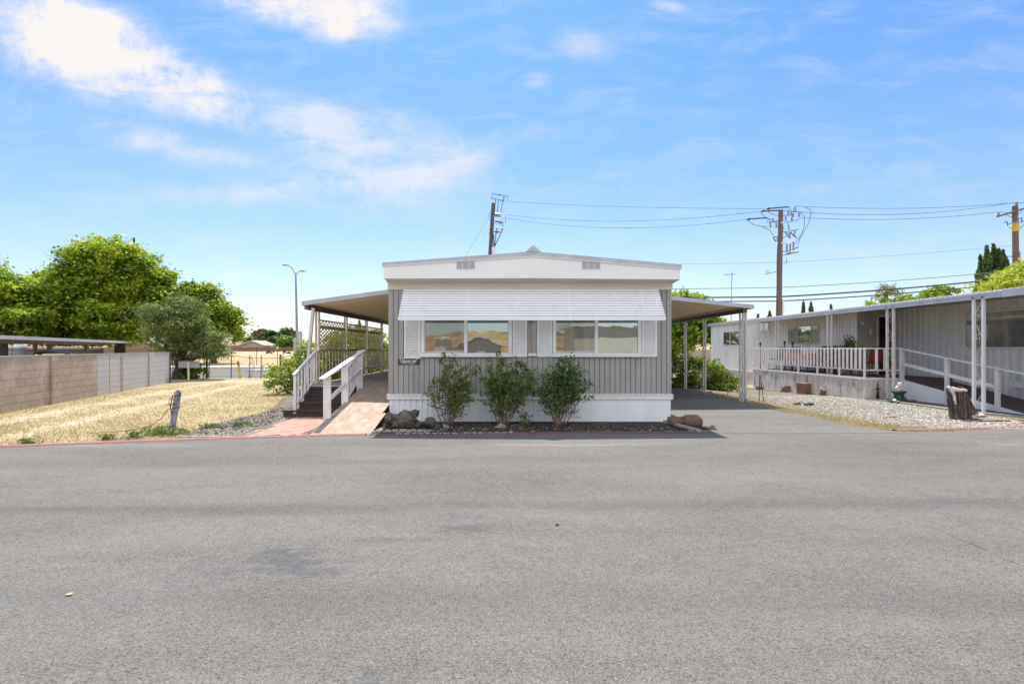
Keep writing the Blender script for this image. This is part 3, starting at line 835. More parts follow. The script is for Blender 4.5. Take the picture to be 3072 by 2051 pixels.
mb = MB(); mb.prism([(-2.72, 3.3), (-2.72, 3.383), (RX, 3.618), (3.555, 3.345), (3.555, 3.26), (RX, 3.5)], 'y', FY + .013, HY1 + .25)
mb.build('roof', 'galvanised', home)
mb = MB(); mb.prism([(RX - .155, 3.612), (RX + .155, 3.612), (RX + .03, 3.733), (RX, 3.745), (RX - .03, 3.733)], 'y', FY - .02, HY1 + .1)
mb.build('ridge_cap', 'galvanised', home)
for cx, zo in ((-.97, 0), (1.66, 0)):
    z0, z1 = 3.242, 3.415
    v = MB(); v.box(cx - .2, cx + .2, FY - .006, FY + .001, z0, z1); vv = v.build('vent', 'fascia_paint', home)
    v = MB()
    for k in range(3):
        a = cx - .19 + k * .13
        v.box(a, a + .118, FY - .009, FY - .006, z0 + .01, z1 - .01)
        for i in range(9): v.box(a, a + .118, FY - .013, FY - .009, z0 + .015 + i * .018, z0 + .022 + i * .018)
    v.build('louvre', 'vent_mesh', vv)
# windows
def window(x0, x1, z0, z1, panes, dull):
    w = MB(); f = .05
    w.box(x0, x0 + .075, HY - .05, HY - .002, z0 + .09, z1); w.box(x1 - .075, x1, HY - .05, HY - .002, z0 + .09, z1); w.box(x0, x1, HY - .05, HY - .002, z1 - .06, z1 + .02)
    w.box(x0 - .012, x1 + .012, HY - .075, HY - .002, z0, z0 + .085)
    mx = (panes[0][1] + panes[1][0]) / 2
    w.box(mx - .035, mx + .035, HY - .052, HY - .002, z0 + .085, z1 - .06)
    wo_ = w.build('window', 'white_paint', home)
    s = MB(); a, b = panes[0]; zz = z0 + .087
    s.box(a - .03, a, HY - .035, HY - .012, zz, z1 - .06); s.box(b, b + .02, HY - .035, HY - .012, zz, z1 - .06); s.box(a, b, HY - .035, HY - .012, zz, zz + .04); s.box(a, b, HY - .035, HY - .012, z1 - .1, z1 - .06)
    s.build('sash', 'galvanised', wo_)
    for i, (a, b) in enumerate(panes):
        p = MB(); p.box(a, b, HY - .03 + .008 * i, HY - .006, zz, z1 - .07)
        p.build('pane', 'window_glass_dull' if i == 0 else 'window_glass', wo_)
    return wo_
window(-1.953, -.003, 1.405, 2.5, [(-1.86, -1.03), (-.955, -.085)], 0)
window(.872, 2.775, 1.405, 2.5, [(.945, 1.77), (1.85, 2.695)], 0)
w = MB(); w.box(.335, .355, HY - .03, HY - .002, 1.43, 2.5); w.box(.515, .53, HY - .03, HY - .002, 1.43, 2.5); w.box(.335, .53, HY - .04, HY - .002, 1.42, 1.5)
nw = w.build('narrow_window', 'grey_siding', home)
w = MB(); w.box(.355, .515, HY - .014, HY - .004, 1.5, 2.5); w.build('pane', 'recess_glass', nw)
w = MB(); w.box(.345, .525, HY - .05, HY - .04, 1.425, 1.475); w.build('sill', 'white_paint', nw)
def shutter(x0, x1, z0):
    w = MB(); z1 = 2.5; yb = HY - .035
    w.box(x0, x0 + .045, yb, HY - .002, z0, z1); w.box(x1 - .045, x1, yb, HY - .002, z0, z1); w.box(x0 + .045, x1 - .045, yb, HY - .002, z0, z0 + .06)
    w.box(x0 + .045, x1 - .045, HY - .012, HY - .002, z0 + .06, z1)
    z = z0 + .062
    while z < z1 - .03:
        w.prism([(yb + .006, z), (yb + .024, z + .03), (yb + .018, z + .032), (yb, z + .003)], 'x', x0 + .045, x1 - .045); z += .034
    w.build('shutter', 'white_paint', home)
for a in ((-2.315, -1.965, 1.37), (.012, .325, 1.405), (.54, .86, 1.405), (2.79, 3.115, 1.405)): shutter(*a)
# louvred awning
N_ = 12; dz_ = .0545
mb = MB()
for i in range(N_):
    z = 2.845 - i * dz_; y = 11.42 - .54 * i / (N_ - .5)
    mb.prism([(y, z), (y + .004, z + .001), (y - .012, z - .041), (y - .016, z - .04)], 'x', -2.325, 3.14)
mb.box(-2.325, 3.14, 10.875, 10.885, 2.16, 2.16 + .075)
mb.box(-2.325, 3.14, 10.885, 10.9, 2.16, 2.163)
aw = mb.build('awning', 'awning_white', home)
for X in (-2.24, -1.95, -.93, .12, 1.2, 2.2, 2.75, 3.05):
    b = MB(); b.bar((X, 11.46, 2.80), (X, 10.93, 2.185), .035, .02, (0, 1, 0)); b.build('bracket', 'awning_white', aw)
# name plate, script lettering drawn as strokes
pl = MB(); pl.prism([(-2.452, 1.35), (-1.985, 1.355), (-1.985, 1.238), (-2.44, 1.235), (-2.455, 1.29)], 'y', HY - .014, HY - .001)
plate = pl.build('name_plate', 'plate_black', home)
def strokes(L, ox, oz, sc, r):
    m = MB()
    for st in L:
        P = [Vector(p) for p in st]
        if len(P) > 2:                                   # smooth the stroke
            Q = []
            for i in range(len(P) - 1):
                p0, p1, p2, p3 = P[max(i - 1, 0)], P[i], P[i + 1], P[min(i + 2, len(P) - 1)]
                for k in range(4):
                    t_ = k / 4; Q.append(.5 * ((2 * p1) + (p2 - p0) * t_ + (2 * p0 - 5 * p1 + 4 * p2 - p3) * t_ ** 2 + (3 * p1 - p0 - 3 * p2 + p3) * t_ ** 3))
            Q.append(P[-1]); P = Q
        m.tube([(ox + (p.x + p.y * .28) * sc, HY - .0155, oz + p.y * sc) for p in P], r, 5)
    return m
U = [[(.0, .78), (.14, .95), (.2, .85), (.12, .45), (.18, .2), (.34, .22), (.5, .55), (.56, .92), (.5, .5), (.52, .25), (.62, .2)],
     [(.66, .5), (.68, .2), (.68, .35), (.8, .52), (.87, .42), (.86, .2), (.93, .22)],
     [(1.0, .5), (.98, .22), (1.07, .22)], [(1.03, .68), (1.05, .7)],
     [(1.14, .5), (1.18, .2), (1.32, .5), (1.38, .45)],
     [(1.46, .34), (1.6, .42), (1.56, .54), (1.46, .4), (1.5, .22), (1.66, .26)],
     [(1.74, .5), (1.74, .2), (1.76, .4), (1.92, .52)],
     [(2.14, .5), (2.02, .46), (2.08, .36), (2.12, .24), (1.98, .2)],
     [(2.44, .48), (2.3, .5), (2.24, .3), (2.34, .2), (2.46, .48), (2.44, .22), (2.52, .24)],
     [(2.62, .25), (2.66, .6), (2.74, .95), (2.68, .95), (2.6, .5), (2.6, .24), (2.74, .24)],
     [(.5, -.02), (1.0, .06), (1.7, .04), (2.3, -.06), (2.55, -.02)]]
strokes(U, -2.435, 1.262, .135, .0062).build('lettering', 'china_white', plate)
# hose bib on the wall
mb = MB(); mb.tube([(.33, HY - .002, 1.12), (.33, HY - .06, 1.12)], .014); mb.tube([(.29, HY - .06, 1.125), (.42, HY - .06, 1.12)], .01); mb.ball((.29, HY - .06, 1.125), .024, 8)
mb.build('tap', 'dark_metal', home)

# ================================================================ porch on the left
def post_pair(t, x, y0, z0, z1, mat, gap=.25, r=.022, scroll=True, lean=(0, 0), tag_label=None):
    """two slim uprights with wrought scrolls between: the uprights are posts, the scrolls one ornament part"""
    for k in range(2):
        b = MB(); y = y0 + k * gap
        b.bar((x, y, z0), (x + lean[0], y + lean[1], z1), r * 2, r * 2, (0, 1, 0)); b.build('post', mat, t)
    if scroll:
        n = 5; H = (z1 - z0) / n
        for i in range(n):
            s = MB()
            zb = z0 + i * H; up = i % 2 == 0; pts = []
            for k in range(15):
                a = k / 14 * 4.4 * math.pi / 2; rr_ = (gap / 2 - r) * (1 - .055 * k)
                pts.append((x + lean[0] * (i + .5) / n, y0 + gap / 2 + rr_ * math.cos(a) * (1 if up else -1), zb + H * .25 + rr_ * math.sin(a)))
            s.tube(pts, .006, 4)
            s.tube([pts[0], (x + lean[0] * (i + .5) / n, y0 + gap / 2 + (gap / 2 - r) * (-1 if up else 1) * .9, zb + H * .85)], .006, 4)
            s.build('scroll', mat, t)

por = thing('porch_cover', (-5.17, 13.3, 0), 'sloping tan metal porch roof over the wooden deck left of the grey home', 'awning')
def cover(t, xo, zo, xi, zi, y0, y1, pan=.3):
    """metal pan roof between outer eave and home wall"""
    mb = MB(); y = y0 + .02
    while y < y1 - .05:
        w = min(pan, y1 - y)
        mb.prism([(xo, zo - .03), (xi, zi - .03), (xi, zi), (xo, zo)], 'y', y, y + w * .93)
        mb.prism([(xo, zo - .012), (xi, zi - .012), (xi, zi + .02), (xo, zo + .02)], 'y', y + w * .93, y + w)
        for q in (.33, .62): mb.prism([(xo, zo - .038), (xi, zi - .038), (xi, zi - .03), (xo, zo - .03)], 'y', y + w * q, y + w * (q + .05))
        y += w
    mb.build('roof_panel', 'pan_metal', t)
    mb = MB(); mb.prism([(xo, zo - .07), (xi, zi - .07), (xi, zi + .04), (xo, zo + .04)], 'y', y0 - .02, y0 + .018)
    s = 1 if xi > xo else -1
    mb.prism([(y0 - .02, zo - .07), (y1, zo - .07), (y1, zo + .04), (y0 - .02, zo + .04)], 'x', xo - s * .02, xo - s * .001)
    mb.build('fascia', 'galvanised', t)
cover(por, -5.22, 2.72, HX0 + .0, 3.07, 13.3, 23.6)
mb = MB(); mb.box(-5.2, -5.12, 13.35, 23.5, 2.56, 2.68); mb.build('beam', 'beam_brown', por)
for i, y in enumerate((14.05, 16.45, 18.8, 21.0)):
    post_pair(por, -5.16, y, .66, 2.565, 'rail_weathered', .22, .022, scroll=False)
b = MB(); b.bar((-5.27, 13.45, 0), (-5.0, 13.42, 2.6), .07, .07, (0, 1, 0)); b.build('post', 'post_white', por, label='leaning corner post standing on the ground')

deck = thing('porch_deck', (-4, 13.35, 0), 'raised weathered plank deck with lattice screen and picket railing beside the grey home', 'deck')
mb = MB(); y = 13.36
while y < 23.5:
    mb.box(-5.25 if y > 13.9 else -5.05, HX0 - .04, y, y + .133, .61, .655 + random.uniform(-.002, .002)); y += .14
mb.build('floor', 'deck_plank', deck)
mb = MB(); mb.box(-5.22, -5.17, 13.4, 23.5, .45, .609); mb.box(-5.04, -3.74, 13.36, 13.4, .5, .609)
for y in (13.6, 16, 18.4, 20.8, 23.2):
    for X in (-5.1, -3.9, -2.8): mb.box(X - .05, X + .05, y, y + .1, 0, .608)
mb.build('joists', 'ramp_side', deck)
mb = MB(); mb.box(-5.05, -3.74, 13.33, 13.358, .6, .66); mb.build('nosing', 'rail_white', deck)
mb = MB(); mb.box(-5.2, -5.1, 14.1, 22.6, 1.5, 1.535); mb.build('top_rail', 'rail_weathered', deck)
mb = MB(); mb.box(-5.17, -5.13, 14.3, 22.6, .86, .9); mb.build('bottom_rail', 'rail_weathered', deck)
y = 14.42; k = 0
while y < 22.5:
    b = MB(); zb = .66 if k % 6 == 0 else .9; b.box(-5.128, -5.11, y, y + .1, zb if zb > .7 else .66, 1.499); b.build('baluster', 'rail_weathered', deck); y += .27; k += 1
for y in (14.0, 22.55):
    mb = MB(); mb.box(-5.2, -5.11, y, y + .09, .66, 1.499); mb.build('newel', 'rail_weathered', deck)
for (ya, yb) in ((14.29, 16.44), (16.69, 18.79), (19.04, 20.99)):
    L = MB(); z0, z1 = 1.55, 2.33; sp = .245; H = z1 - z0; K = .42; RY = H / K
    for sg in (1, -1):
        c = ya - RY + .05
        while c < yb:
            # strip rising (sg=1) or falling along y, clipped to the panel
            l2, h2 = max(c, ya), min(c + RY, yb)
            if h2 - l2 > .02:
                f = lambda yv: (z0 + (yv - c) * K) if sg > 0 else (z1 - (yv - c) * K)
                xx = -5.15 + (.0022 if sg > 0 else -.0022)
                L.bar((xx, l2, f(l2)), (xx, h2, f(h2)), .004, .027, (0, -sg * K, 1))
            c += sp
    L.box(-5.165, -5.135, ya, yb, z1 - .005, z1 + .03); L.box(-5.165, -5.135, ya, yb, z1 - .22, z1 - .13); L.box(-5.165, -5.135, ya, yb, z0 - .015, z0 + .015)
    L.build('lattice', 'lattice_tan', deck)
# stairs
st = thing('porch_stairs', (-4.4, 12.2, 0), 'dark brown wooden steps with thin white railings up to the deck, left of the ramp', 'stairs')
for i, y in enumerate((12.2, 12.48, 12.77, 13.05)):
    zt = .155 * (i + 1) + .02; xl = -5.25 if i == 0 else -5.0
    b = MB(); b.box(xl, -3.8, y - .025, y + .31 if i < 3 else 13.33, zt - .04, zt); b.box(xl + .02, -3.82, y, y + .02, zt - .175 if i else 0, zt - .041)
    b.build('step', 'step_dark', st)
for xa in (-5.0, -3.84):
    mb = MB(); mb.prism([(12.22, 0), (13.33, 0), (13.33, .58), (12.5, .14)], 'x', xa, xa + .03); mb.build('stringer', 'ramp_side', st)
for sx_, nm in ((-4.97, 0), (-3.86, 1)):
    b = MB(); b.bar((sx_, 12.15, .985), (sx_, 13.5, 1.52), .075, .035); b.bar((sx_, 12.2, .26), (sx_, 13.45, .78), .035, .05); b.build('handrail', 'rail_white', st)
    for k in range(7):
        y = 12.22 + k * .195; zt = .985 + (y - 12.15) * .396; zb = .1 if k == 0 else .24 + (y - 12.15) * .4
        b = MB(); w = .06 if k in (0, 6) else .04
        b.box(sx_ - w / 2, sx_ + w / 2, y - w / 2, y + w / 2, zb, zt); b.build('baluster', 'rail_white', st)
# ramp
rp = thing('porch_ramp', (-3.2, 9.85, 0), 'plywood wheelchair ramp with white timber handrail rising from the road to the deck', 'ramp')
def rz_(y): return .014 + (y - 9.85) * .184
for (ya, yb) in ((9.83, 11.1), (11.106, 13.34)):
    b = MB(); b.prism([(ya, rz_(ya) - .02), (yb, rz_(yb) - .02), (yb, rz_(yb)), (ya, rz_(ya) if ya > 10 else rz_(ya) - .012)], 'x', -3.725, -2.7 if ya > 11 else -2.62); b.build('board', 'plywood', rp)
mb = MB(); mb.prism([(10.0, 0), (13.34, 0), (13.34, rz_(13.34) - .021), (10.0, rz_(10.0) - .021)], 'x', -3.71, -3.67); mb.prism([(10.0, 0), (13.34, 0), (13.34, rz_(13.34) - .021), (10.0, rz_(10.0) - .021)], 'x', -2.78, -2.74)
mb.build('side_board', 'ramp_side', rp)
for y, zt, w in ((10.72, 1.05, .135), (11.86, 1.29, .135), (13.02, 1.49, .135)):
    b = MB(); b.box(-3.79, -3.73, y - .02, y + .07, 0 if y < 11 else .02, zt - .03); b.box(-3.73, -3.64, y - .02, y + .02, rz_(y) + .002, zt - .03); b.build('rail_post', 'rail_white', rp, bevel=.004)
b = MB(); b.bar((-3.72, 10.45, .99), (-3.72, 13.4, 1.535), .13, .035); b.build('handrail', 'rail_white', rp, bevel=.004)
b = MB(); b.bar((-3.705, 10.8, .56), (-3.705, 13.0, 1.03), .04, .085); b.build('mid_rail', 'rail_white', rp, bevel=.003)

# ================================================================ carport on the right of the home
cp = thing('carport', (6.7, 15.3, 0), 'open metal carport roof on slim paired posts over the driveway, right of the grey home', 'carport')
cover(cp, 6.92, 2.79, HX1 + .04, 3.16, 15.3, 24.5)
mb = MB(); mb.box(6.68, 6.78, 15.4, 24.4, 2.62, 2.745); mb.build('beam', 'beam_brown', cp)
for y in (15.55, 18.55, 20.6, 23.6): post_pair(cp, 6.73, y, -.02, 2.63, 'post_white', .2, .022)
b = MB(); b.bar((6.79, 15.5, 2.7), (6.79, 15.5, .12), .06, .05, (0, 1, 0)); b.bar((6.79, 15.5, .12), (6.9, 15.42, .03), .06, .05); b.build('downspout', 'galvanised', cp)

# ================================================================ front bed: rocks, shrubs, pipe
def rock(name, c, r, mat, label, seed, sc=(1, .8, .7), group=None, cat='rock', cut=.0):
    """angular boulder: convex hull of random points, subdivided and roughened"""
    import bmesh
    rr = random.Random(seed); bm = bmesh.new()
    for _ in range(16):
        d = Vector((rr.gauss(0, 1), rr.gauss(0, 1), rr.gauss(0, 1))).normalized() * rr.uniform(.8, 1.08)
        bm.verts.new((d.x * r * sc[0], d.y * r * sc[1], max(-.25, d.z) * r * sc[2]))
    res = bmesh.ops.convex_hull(bm, input=bm.verts)
    bmesh.ops.delete(bm, geom=[g for g in res['geom_interior'] if isinstance(g, bmesh.types.BMVert)], context='VERTS')
    bmesh.ops.subdivide_edges(bm, edges=bm.edges, cuts=4, use_grid_fill=True)
    from mathutils import noise as mn
    for v_ in bm.verts:
        q = v_.co / r
        n_ = mn.noise(q * 1.6 + Vector((seed, 0, 0))) * .34 + mn.noise(q * 3.6 + Vector((0, seed, 0))) * .26 + mn.noise(q * 8 + Vector((0, 0, seed))) * .12
        v_.co *= 1 + n_
    me = bpy.data.meshes.new(name); bm.to_mesh(me); bm.free()
    return finish(me, name, mat, None, False, label, cat, group, None, Vector(c))
rock('boulder', (-2.1, 10.5, .12), .36, 'stone_dark', 'large brown lava boulder at the left end of the flower bed by the ramp', 3, (.95, .6, .72))
rock('boulder', (-2.4, 10.55, .13), .22, 'stone_dark', 'rounded brown lava lump left of the big boulder, against the ramp edge', 9, (.8, .8, .95))
rock('boulder', (-1.97, 10.62, .26), .18, 'stone_grey', 'pointed dark stone lying on top of the big brown boulder', 14, (.9, .7, .8))
rock('rock', (-1.63, 10.5, .06), .24, 'stone_grey', 'dark grey flat-topped rock between the big boulder and the first rose bush', 5, (.85, .7, .75))
rock('rock', (-1.3, 10.55, .03), .1, 'stone_tan', 'small rounded tan cobble at the foot of the first rose bush', 6, (1, .8, .75))
rock('rock', (-.22, 10.55, .03), .14, 'stone_tan', 'flat brown block of stone in front of the middle rose bush', 16, (1.1, .6, .5))
rock('rock', (.08, 10.62, .03), .12, 'stone_grey', 'small dark stone right of the flat block under the middle rose bush', 17, (1.1, .7, .5))
rock('rock', (-2.55, 10.25, .02), .12, 'stone_tan', 'pale flat stone at the foot of the ramp beside the big boulder', 18, (1.0, .8, .4))

def rose(label, base, w, h, n, mat, seed, red=0, lean=0.0):
    rr = random.Random(seed); b = Vector(base)
    t = thing('rose_bush', base, label, 'bush', 'rose bushes in front of the grey home')
    mb = MB(); ends = []
    for i in range(17):
        a = rr.uniform(-1, 1); ex = a * w * .5 + lean * h; ez = h * (1 - .28 * abs(a) ** 1.5) * rr.uniform(.62, 1.0); ey = rr.uniform(-.22, .28)
        q = b + Vector((ex, ey, ez)); s = b + Vector((rr.uniform(-.05, .05) + a * .05, rr.uniform(-.04, .04), -.02))
        mid = s.lerp(q, .5) + Vector((a * w * .05, 0, -.03))
        pts = [s]; rad = [.014]
        for k in range(1, 8):
            u_ = k / 7; p = (s * (1 - u_) ** 2 + mid * 2 * u_ * (1 - u_) + q * u_ ** 2) + Vector((rr.uniform(-.012, .012), rr.uniform(-.012, .012), 0)); pts.append(p); rad.append(.014 - .0105 * u_)
        mb.tube(pts, rad, 5)
        for k in range(2, 8):
            for _ in range(3):
                d = Vector((rr.uniform(-1, 1) + a * .4, rr.uniform(-1, 1), rr.uniform(-.2, 1))).normalized() * rr.uniform(.1, .26)
                e = pts[k] + d; mb.tube([pts[k], pts[k] + d * .5 + Vector((0, 0, rr.uniform(-.02, .02))), e], [.005, .003, .002], 4, False)
                ends.append((pts[k], e, k / 7))
    mb.build('stems', 'twig', t, smooth=True)
    rng = np.random.default_rng(seed); P = []
    for (p, e, u_) in ends:
        dens = (.25 + 1.1 * sstep(.3, .75, u_))
        m_ = int(n / len(ends) * dens * rng.uniform(.3, 1.8))
        for _ in range(m_):
            f = rng.uniform(.3, 1.15); c = p.lerp(e, f); P.append((c.x + rng.normal() * .03, c.y + rng.normal() * .03, c.z + rng.normal() * .028))
    leaf_mesh('foliage', np.array(P), .05, mat, t, seed, .2, 1.5)
    return t
rose('sparse twiggy rose bush with reddish leaves, leftmost of the three under the windows', (-1.3, 10.86, .01), 1.1, 1.36, 2600, 'leaf_rose', 11)
rose('tallest rose bush in the middle, its crown reaching the window shutters', (-.2, 10.86, .01), 1.18, 1.4, 4700, 'leaf_rose', 12, lean=.02)
rose('compact dark green rose bush standing alone below the right window', (.96, 10.82, .01), 1.02, 1.28, 4500, 'leaf_rose_deep', 13, lean=.1)
rr = random.Random(5)
P = np.array([(rr.uniform(-2.6, 3.3), rr.uniform(10.05, 11.2), .022 + rr.random() * .02) for _ in range(2600)])
leaf_mesh('leaf_litter', P, .035, 'litter', None, 3, 1.2, 2.2, kind='stuff', label='dead leaves and bark crumbs on the dark soil of the front bed')
# small gravel pieces in the bed
def pebbles(name, pts, size, mat, label, seed=0, flat=.6):
    rng = np.random.default_rng(seed); n = len(pts); pts = np.array(pts)
    base = np.array([(1, 0, 0), (-1, 0, 0), (0, 1, 0), (0, -1, 0), (0, 0, 1), (0, 0, -1)], float)
    F = np.array([(0, 2, 4), (2, 1, 4), (1, 3, 4), (3, 0, 4), (2, 0, 5), (1, 2, 5), (3, 1, 5), (0, 3, 5)])
    s = size * (.5 + rng.random(n) ** 2 * 1.2)
    jit = rng.uniform(.6, 1.25, (n, 6, 1)); V = base[None] * jit + rng.normal(size=(n, 6, 3)) * .18
    a = rng.uniform(0, 6.28, n); ca, sa = np.cos(a), np.sin(a)
    X_ = V[..., 0] * ca[:, None] - V[..., 1] * sa[:, None]; Y_ = V[..., 0] * sa[:, None] + V[..., 1] * ca[:, None]
    V = np.stack([X_, Y_, V[..., 2] * flat], -1) * s[:, None, None] + pts[:, None, :]
    Fv = (F[None] + 6 * np.arange(n)[:, None, None]).reshape(-1, 3)
    me = bpy.data.meshes.new(name)
    me.vertices.add(6 * n); me.vertices.foreach_set('co', V.astype(np.float32).ravel())
    me.loops.add(Fv.size); me.loops.foreach_set('vertex_index', Fv.astype(np.int32).ravel())
    me.polygons.add(len(Fv)); me.polygons.foreach_set('loop_start', np.arange(0, Fv.size, 3, dtype=np.int32)); me.polygons.foreach_set('loop_total', np.full(len(Fv), 3, np.int32))
    me.update(calc_edges=True)
    return finish(me, name, mat, None, False, label, None, None, 'stuff')
pebbles('bed_gravel', [(rr.gauss(-2.1, .35), rr.uniform(10.02, 10.35), .02) for _ in range(420)] + [(rr.uniform(-2.6, 3.2), rr.uniform(10.05, 10.7), .016) for _ in range(170)], .018, 'stone_white', 'white gravel crumbs scattered along the front of the flower bed', 3)
pp = thing('drain_pipe', (3.75, 10.75, 0), 'fat clay-coloured drain pipe lying at the right corner of the grey home', 'pipe')
mb = MB(); mb.tube([(3.2, 10.95, .09), (3.35, 10.93, .09), (3.62, 10.9, .09)], .1, 20); mb.build('pipe', 'pipe_clay', pp, smooth=True)
mb = MB(); mb.tube([(3.5, 10.9, .095), (3.56, 10.89, .095), (3.76, 10.86, .095), (3.82, 10.85, .095), (3.86, 10.85, .095)], [.11, .14, .145, .125, .07], 20); mb.build('collar', 'pipe_clay', pp, smooth=True)
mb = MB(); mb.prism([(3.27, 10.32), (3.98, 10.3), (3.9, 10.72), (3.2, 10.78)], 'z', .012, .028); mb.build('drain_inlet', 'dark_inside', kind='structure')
rock('rock', (3.98, 10.55, .03), .08, 'stone_tan', 'pale stone beside the end of the clay drain pipe', 21, (1.2, .8, .6))

# ================================================================ neighbour's mobile home
NX = 11.45
nb = thing('mobile_home', (12.5, 19.3, -.1), 'long white corrugated mobile home on the right with a railed deck and ramp', 'mobile home')
def corr(mb, p0, p1, z0, z1, amp=.022, pitch=.1, n=6):
    """corrugated sheet running from p0 to p1"""
    a, b = Vector((*p0, 0)), Vector((*p1, 0)); d = (b - a); L = d.length; d.normalize(); nr = Vector((d.y, -d.x, 0))
    m = int(L / pitch * n); k0 = len(mb.v)
    for i in range(m + 1):
        s = L * i / m; ph = (s / pitch) % 1; o = amp * (1 if ph < .38 else 0 if ph > .5 and ph < .88 else .5)
        c = a + d * s + nr * o
        mb.v += [(c.x, c.y, z0), (c.x, c.y, z1)]
    for i in range(m): k = k0 + i * 2; mb.f.append((k, k + 2, k + 3, k + 1))
mb = MB(); corr(mb, (12.5, 33.4), (12.5, 19.3), .36, 2.98, amp=.035, pitch=.2); corr(mb, (13.8, 19.3), (13.8, 8), .1, 3.1, amp=.03, pitch=.24); corr(mb, (18.0, 33.4), (12.5, 33.4), .36, 2.98)
mb.build('siding', 'corrugated', nb)
mb = MB(); mb.box(12.53, 17.9, 19.35, 33.35, -.4, 3.1); mb.box(13.83, 17.9, 8, 19.35, 0, 3.1); mb.build('wall', 'panel_tan', nb)
mb = MB(); mb.box(12.49, 13.22, 19.28, 19.35, .6, 3.05); mb.box(13.22, 13.72, 19.28, 19.35, 2.72, 3.05); mb.box(13.72, 13.84, 19.28, 19.35, .6, 3.05)
for x in (12.72, 12.95): mb.box(x, x + .008, 19.272, 19.28, .64, 3.0)
mb.build('entry_wall', 'panel_tan', nb)
mb = MB(); mb.box(13.17, 13.22, 19.25, 19.28, .64, 2.76); mb.box(13.17, 13.77, 19.25, 19.28, 2.72, 2.77); mb.box(13.72, 13.77, 19.25, 19.28, .64, 2.72)
dr = mb.build('door', 'white_paint', nb)
mb = MB(); mb.box(13.22, 13.72, 19.33, 19.349, .64, 2.72); mb.build('dark_doorway', 'dark_inside', dr)
mb = MB(); mb.bar((13.24, 19.27, .66), (13.24, 19.27, 2.7), .03, .03, (0, 1, 0)); mb.build('screen_frame', 'galvanised', dr)
mb = MB(); mb.box(12.44, 12.5, 19.32, 33.4, .33, .37); mb.build('sill_trim', 'white_paint', nb)
mb = MB(); mb.box(12.47, 12.52, 19.32, 33.4, -.45, .33); mb.build('skirting', 'tan_skirt', nb)
mb = MB(); mb.prism([(12.35, 3.0), (12.35, 3.09), (15.4, 3.42), (18.2, 3.0), (18.2, 2.9)], 'y', 26.5, 33.6); mb.prism([(12.6, 3.06), (15.4, 3.4), (18.2, 3.0), (18.2, 2.95), (12.6, 2.95)], 'y', 7.5, 26.5); mb.build('roof', 'roof_shingle', nb)
mb = MB(); mb.box(12.32, 12.35, 26.5, 33.62, 2.96, 3.1); mb.box(12.35, 18.2, 33.6, 33.63, 2.9, 3.05); mb.build('roof_edge', 'galvanised', nb)
def side_window(y0, y1, z0, z1, splits, X, mats, fm='white_paint'):
    w = MB(); xf = X - .055
    w.box(xf, X - .001, y0 - .03, y0, z0 - .04, z1 + .03); w.box(xf, X - .001, y1, y1 + .03, z0 - .04, z1 + .03); w.box(xf, X - .001, y0, y1, z0 - .04, z0); w.box(xf, X - .001, y0, y1, z1, z1 + .03)
    for s in splits: w.box(xf, X - .001, s - .02, s + .02, z0, z1)
    o = w.build('window', fm, nb); e = [y0] + splits + [y1]
    for i in range(len(e) - 1):
        p = MB(); p.box(X - .04, X - .028, e[i] + (.02 if i else 0), e[i + 1] - (.02 if i < len(e) - 2 else 0), z0, z1); p.build('pane', mats[i], o)
side_window(21.65, 24.0, 1.82, 2.5, [22.2, 23.25], 12.49, ['blind_glass', 'window_glass', 'blind_glass'], 'tan_skirt')
side_window(29.2, 31.4, 1.76, 2.5, [30.45], 12.49, ['side_glass', 'side_glass'])
side_window(25.9, 26.9, 2.48, 2.8, [26.4], 12.49, ['side_glass', 'side_glass'])
side_window(11.0, 16.15, 1.62, 2.62, [15.55], 13.79, ['blind_glass', 'blind_glass'])
mb = MB(); mb.ball((12.6, 19.15, 2.46), .05, 10); mb.tube([(12.62, 19.28, 2.52), (12.6, 19.18, 2.5)], .02); mb.box(12.57, 12.67, 19.24, 19.28, 2.5, 2.57); mb.build('security_light', 'china_white', nb, smooth=False)
mb = MB(); mb.tube([(12.84, 19.27, 2.3), (12.84, 19.16, 2.36), (12.86, 19.12, 2.3)], .02); mb.lathe((12.86, 19.12, 2.06), [(.03, 0), (.055, .02), (.07, .17), (.075, .19), (.02, .25)], 8); mb.box(12.79, 12.89, 19.26, 19.285, 2.2, 2.38); mb.build('wall_lamp', 'rail_weathered', nb)

nc = thing('porch_cover', (NX, 13, 0), 'long white-edged porch roof on paired scrollwork posts in front of the neighbouring home', 'awning')
mb = MB(); y = 8.0
while y < 26.4:
    mb.prism([(NX + .02, 2.86), (12.6, 3.0), (13.85, 3.07), (13.85, 3.1), (12.6, 3.03), (NX + .02, 2.9)], 'y', y, y + .27)
    mb.prism([(NX + .02, 2.9), (12.6, 3.03), (12.6, 3.06), (NX + .02, 2.93)], 'y', y + .27, y + .3); y += .3
mb.build('roof_panel', 'corrugated_tan', nc)
mb = MB(); mb.box(NX - .03, NX + .015, 12.42, 26.5, 2.79, 2.93); mb.box(NX - .045, NX - .03, 12.42, 26.5, 2.885, 2.93); mb.box(NX - .04, NX - .03, 12.42, 26.5, 2.79, 2.81); mb.box(NX + .015, 12.6, 26.46, 26.5, 2.86, 2.93)
mb.build('gutter', 'galvanised', nc)
mb = MB(); mb.box(NX - .05, NX + .015, 7.9, 12.41, 2.78, 2.95); mb.build('fascia', 'galvanised', nc)
mb = MB(); y = 8
while y < 26.4: mb.prism([(y, 2.935), (y + .14, 2.935), (y + .12, 2.965), (y + .02, 2.965)], 'x', NX - .03, NX + .3); y += .16
mb.build('shingle_edge', 'china_white', nc)
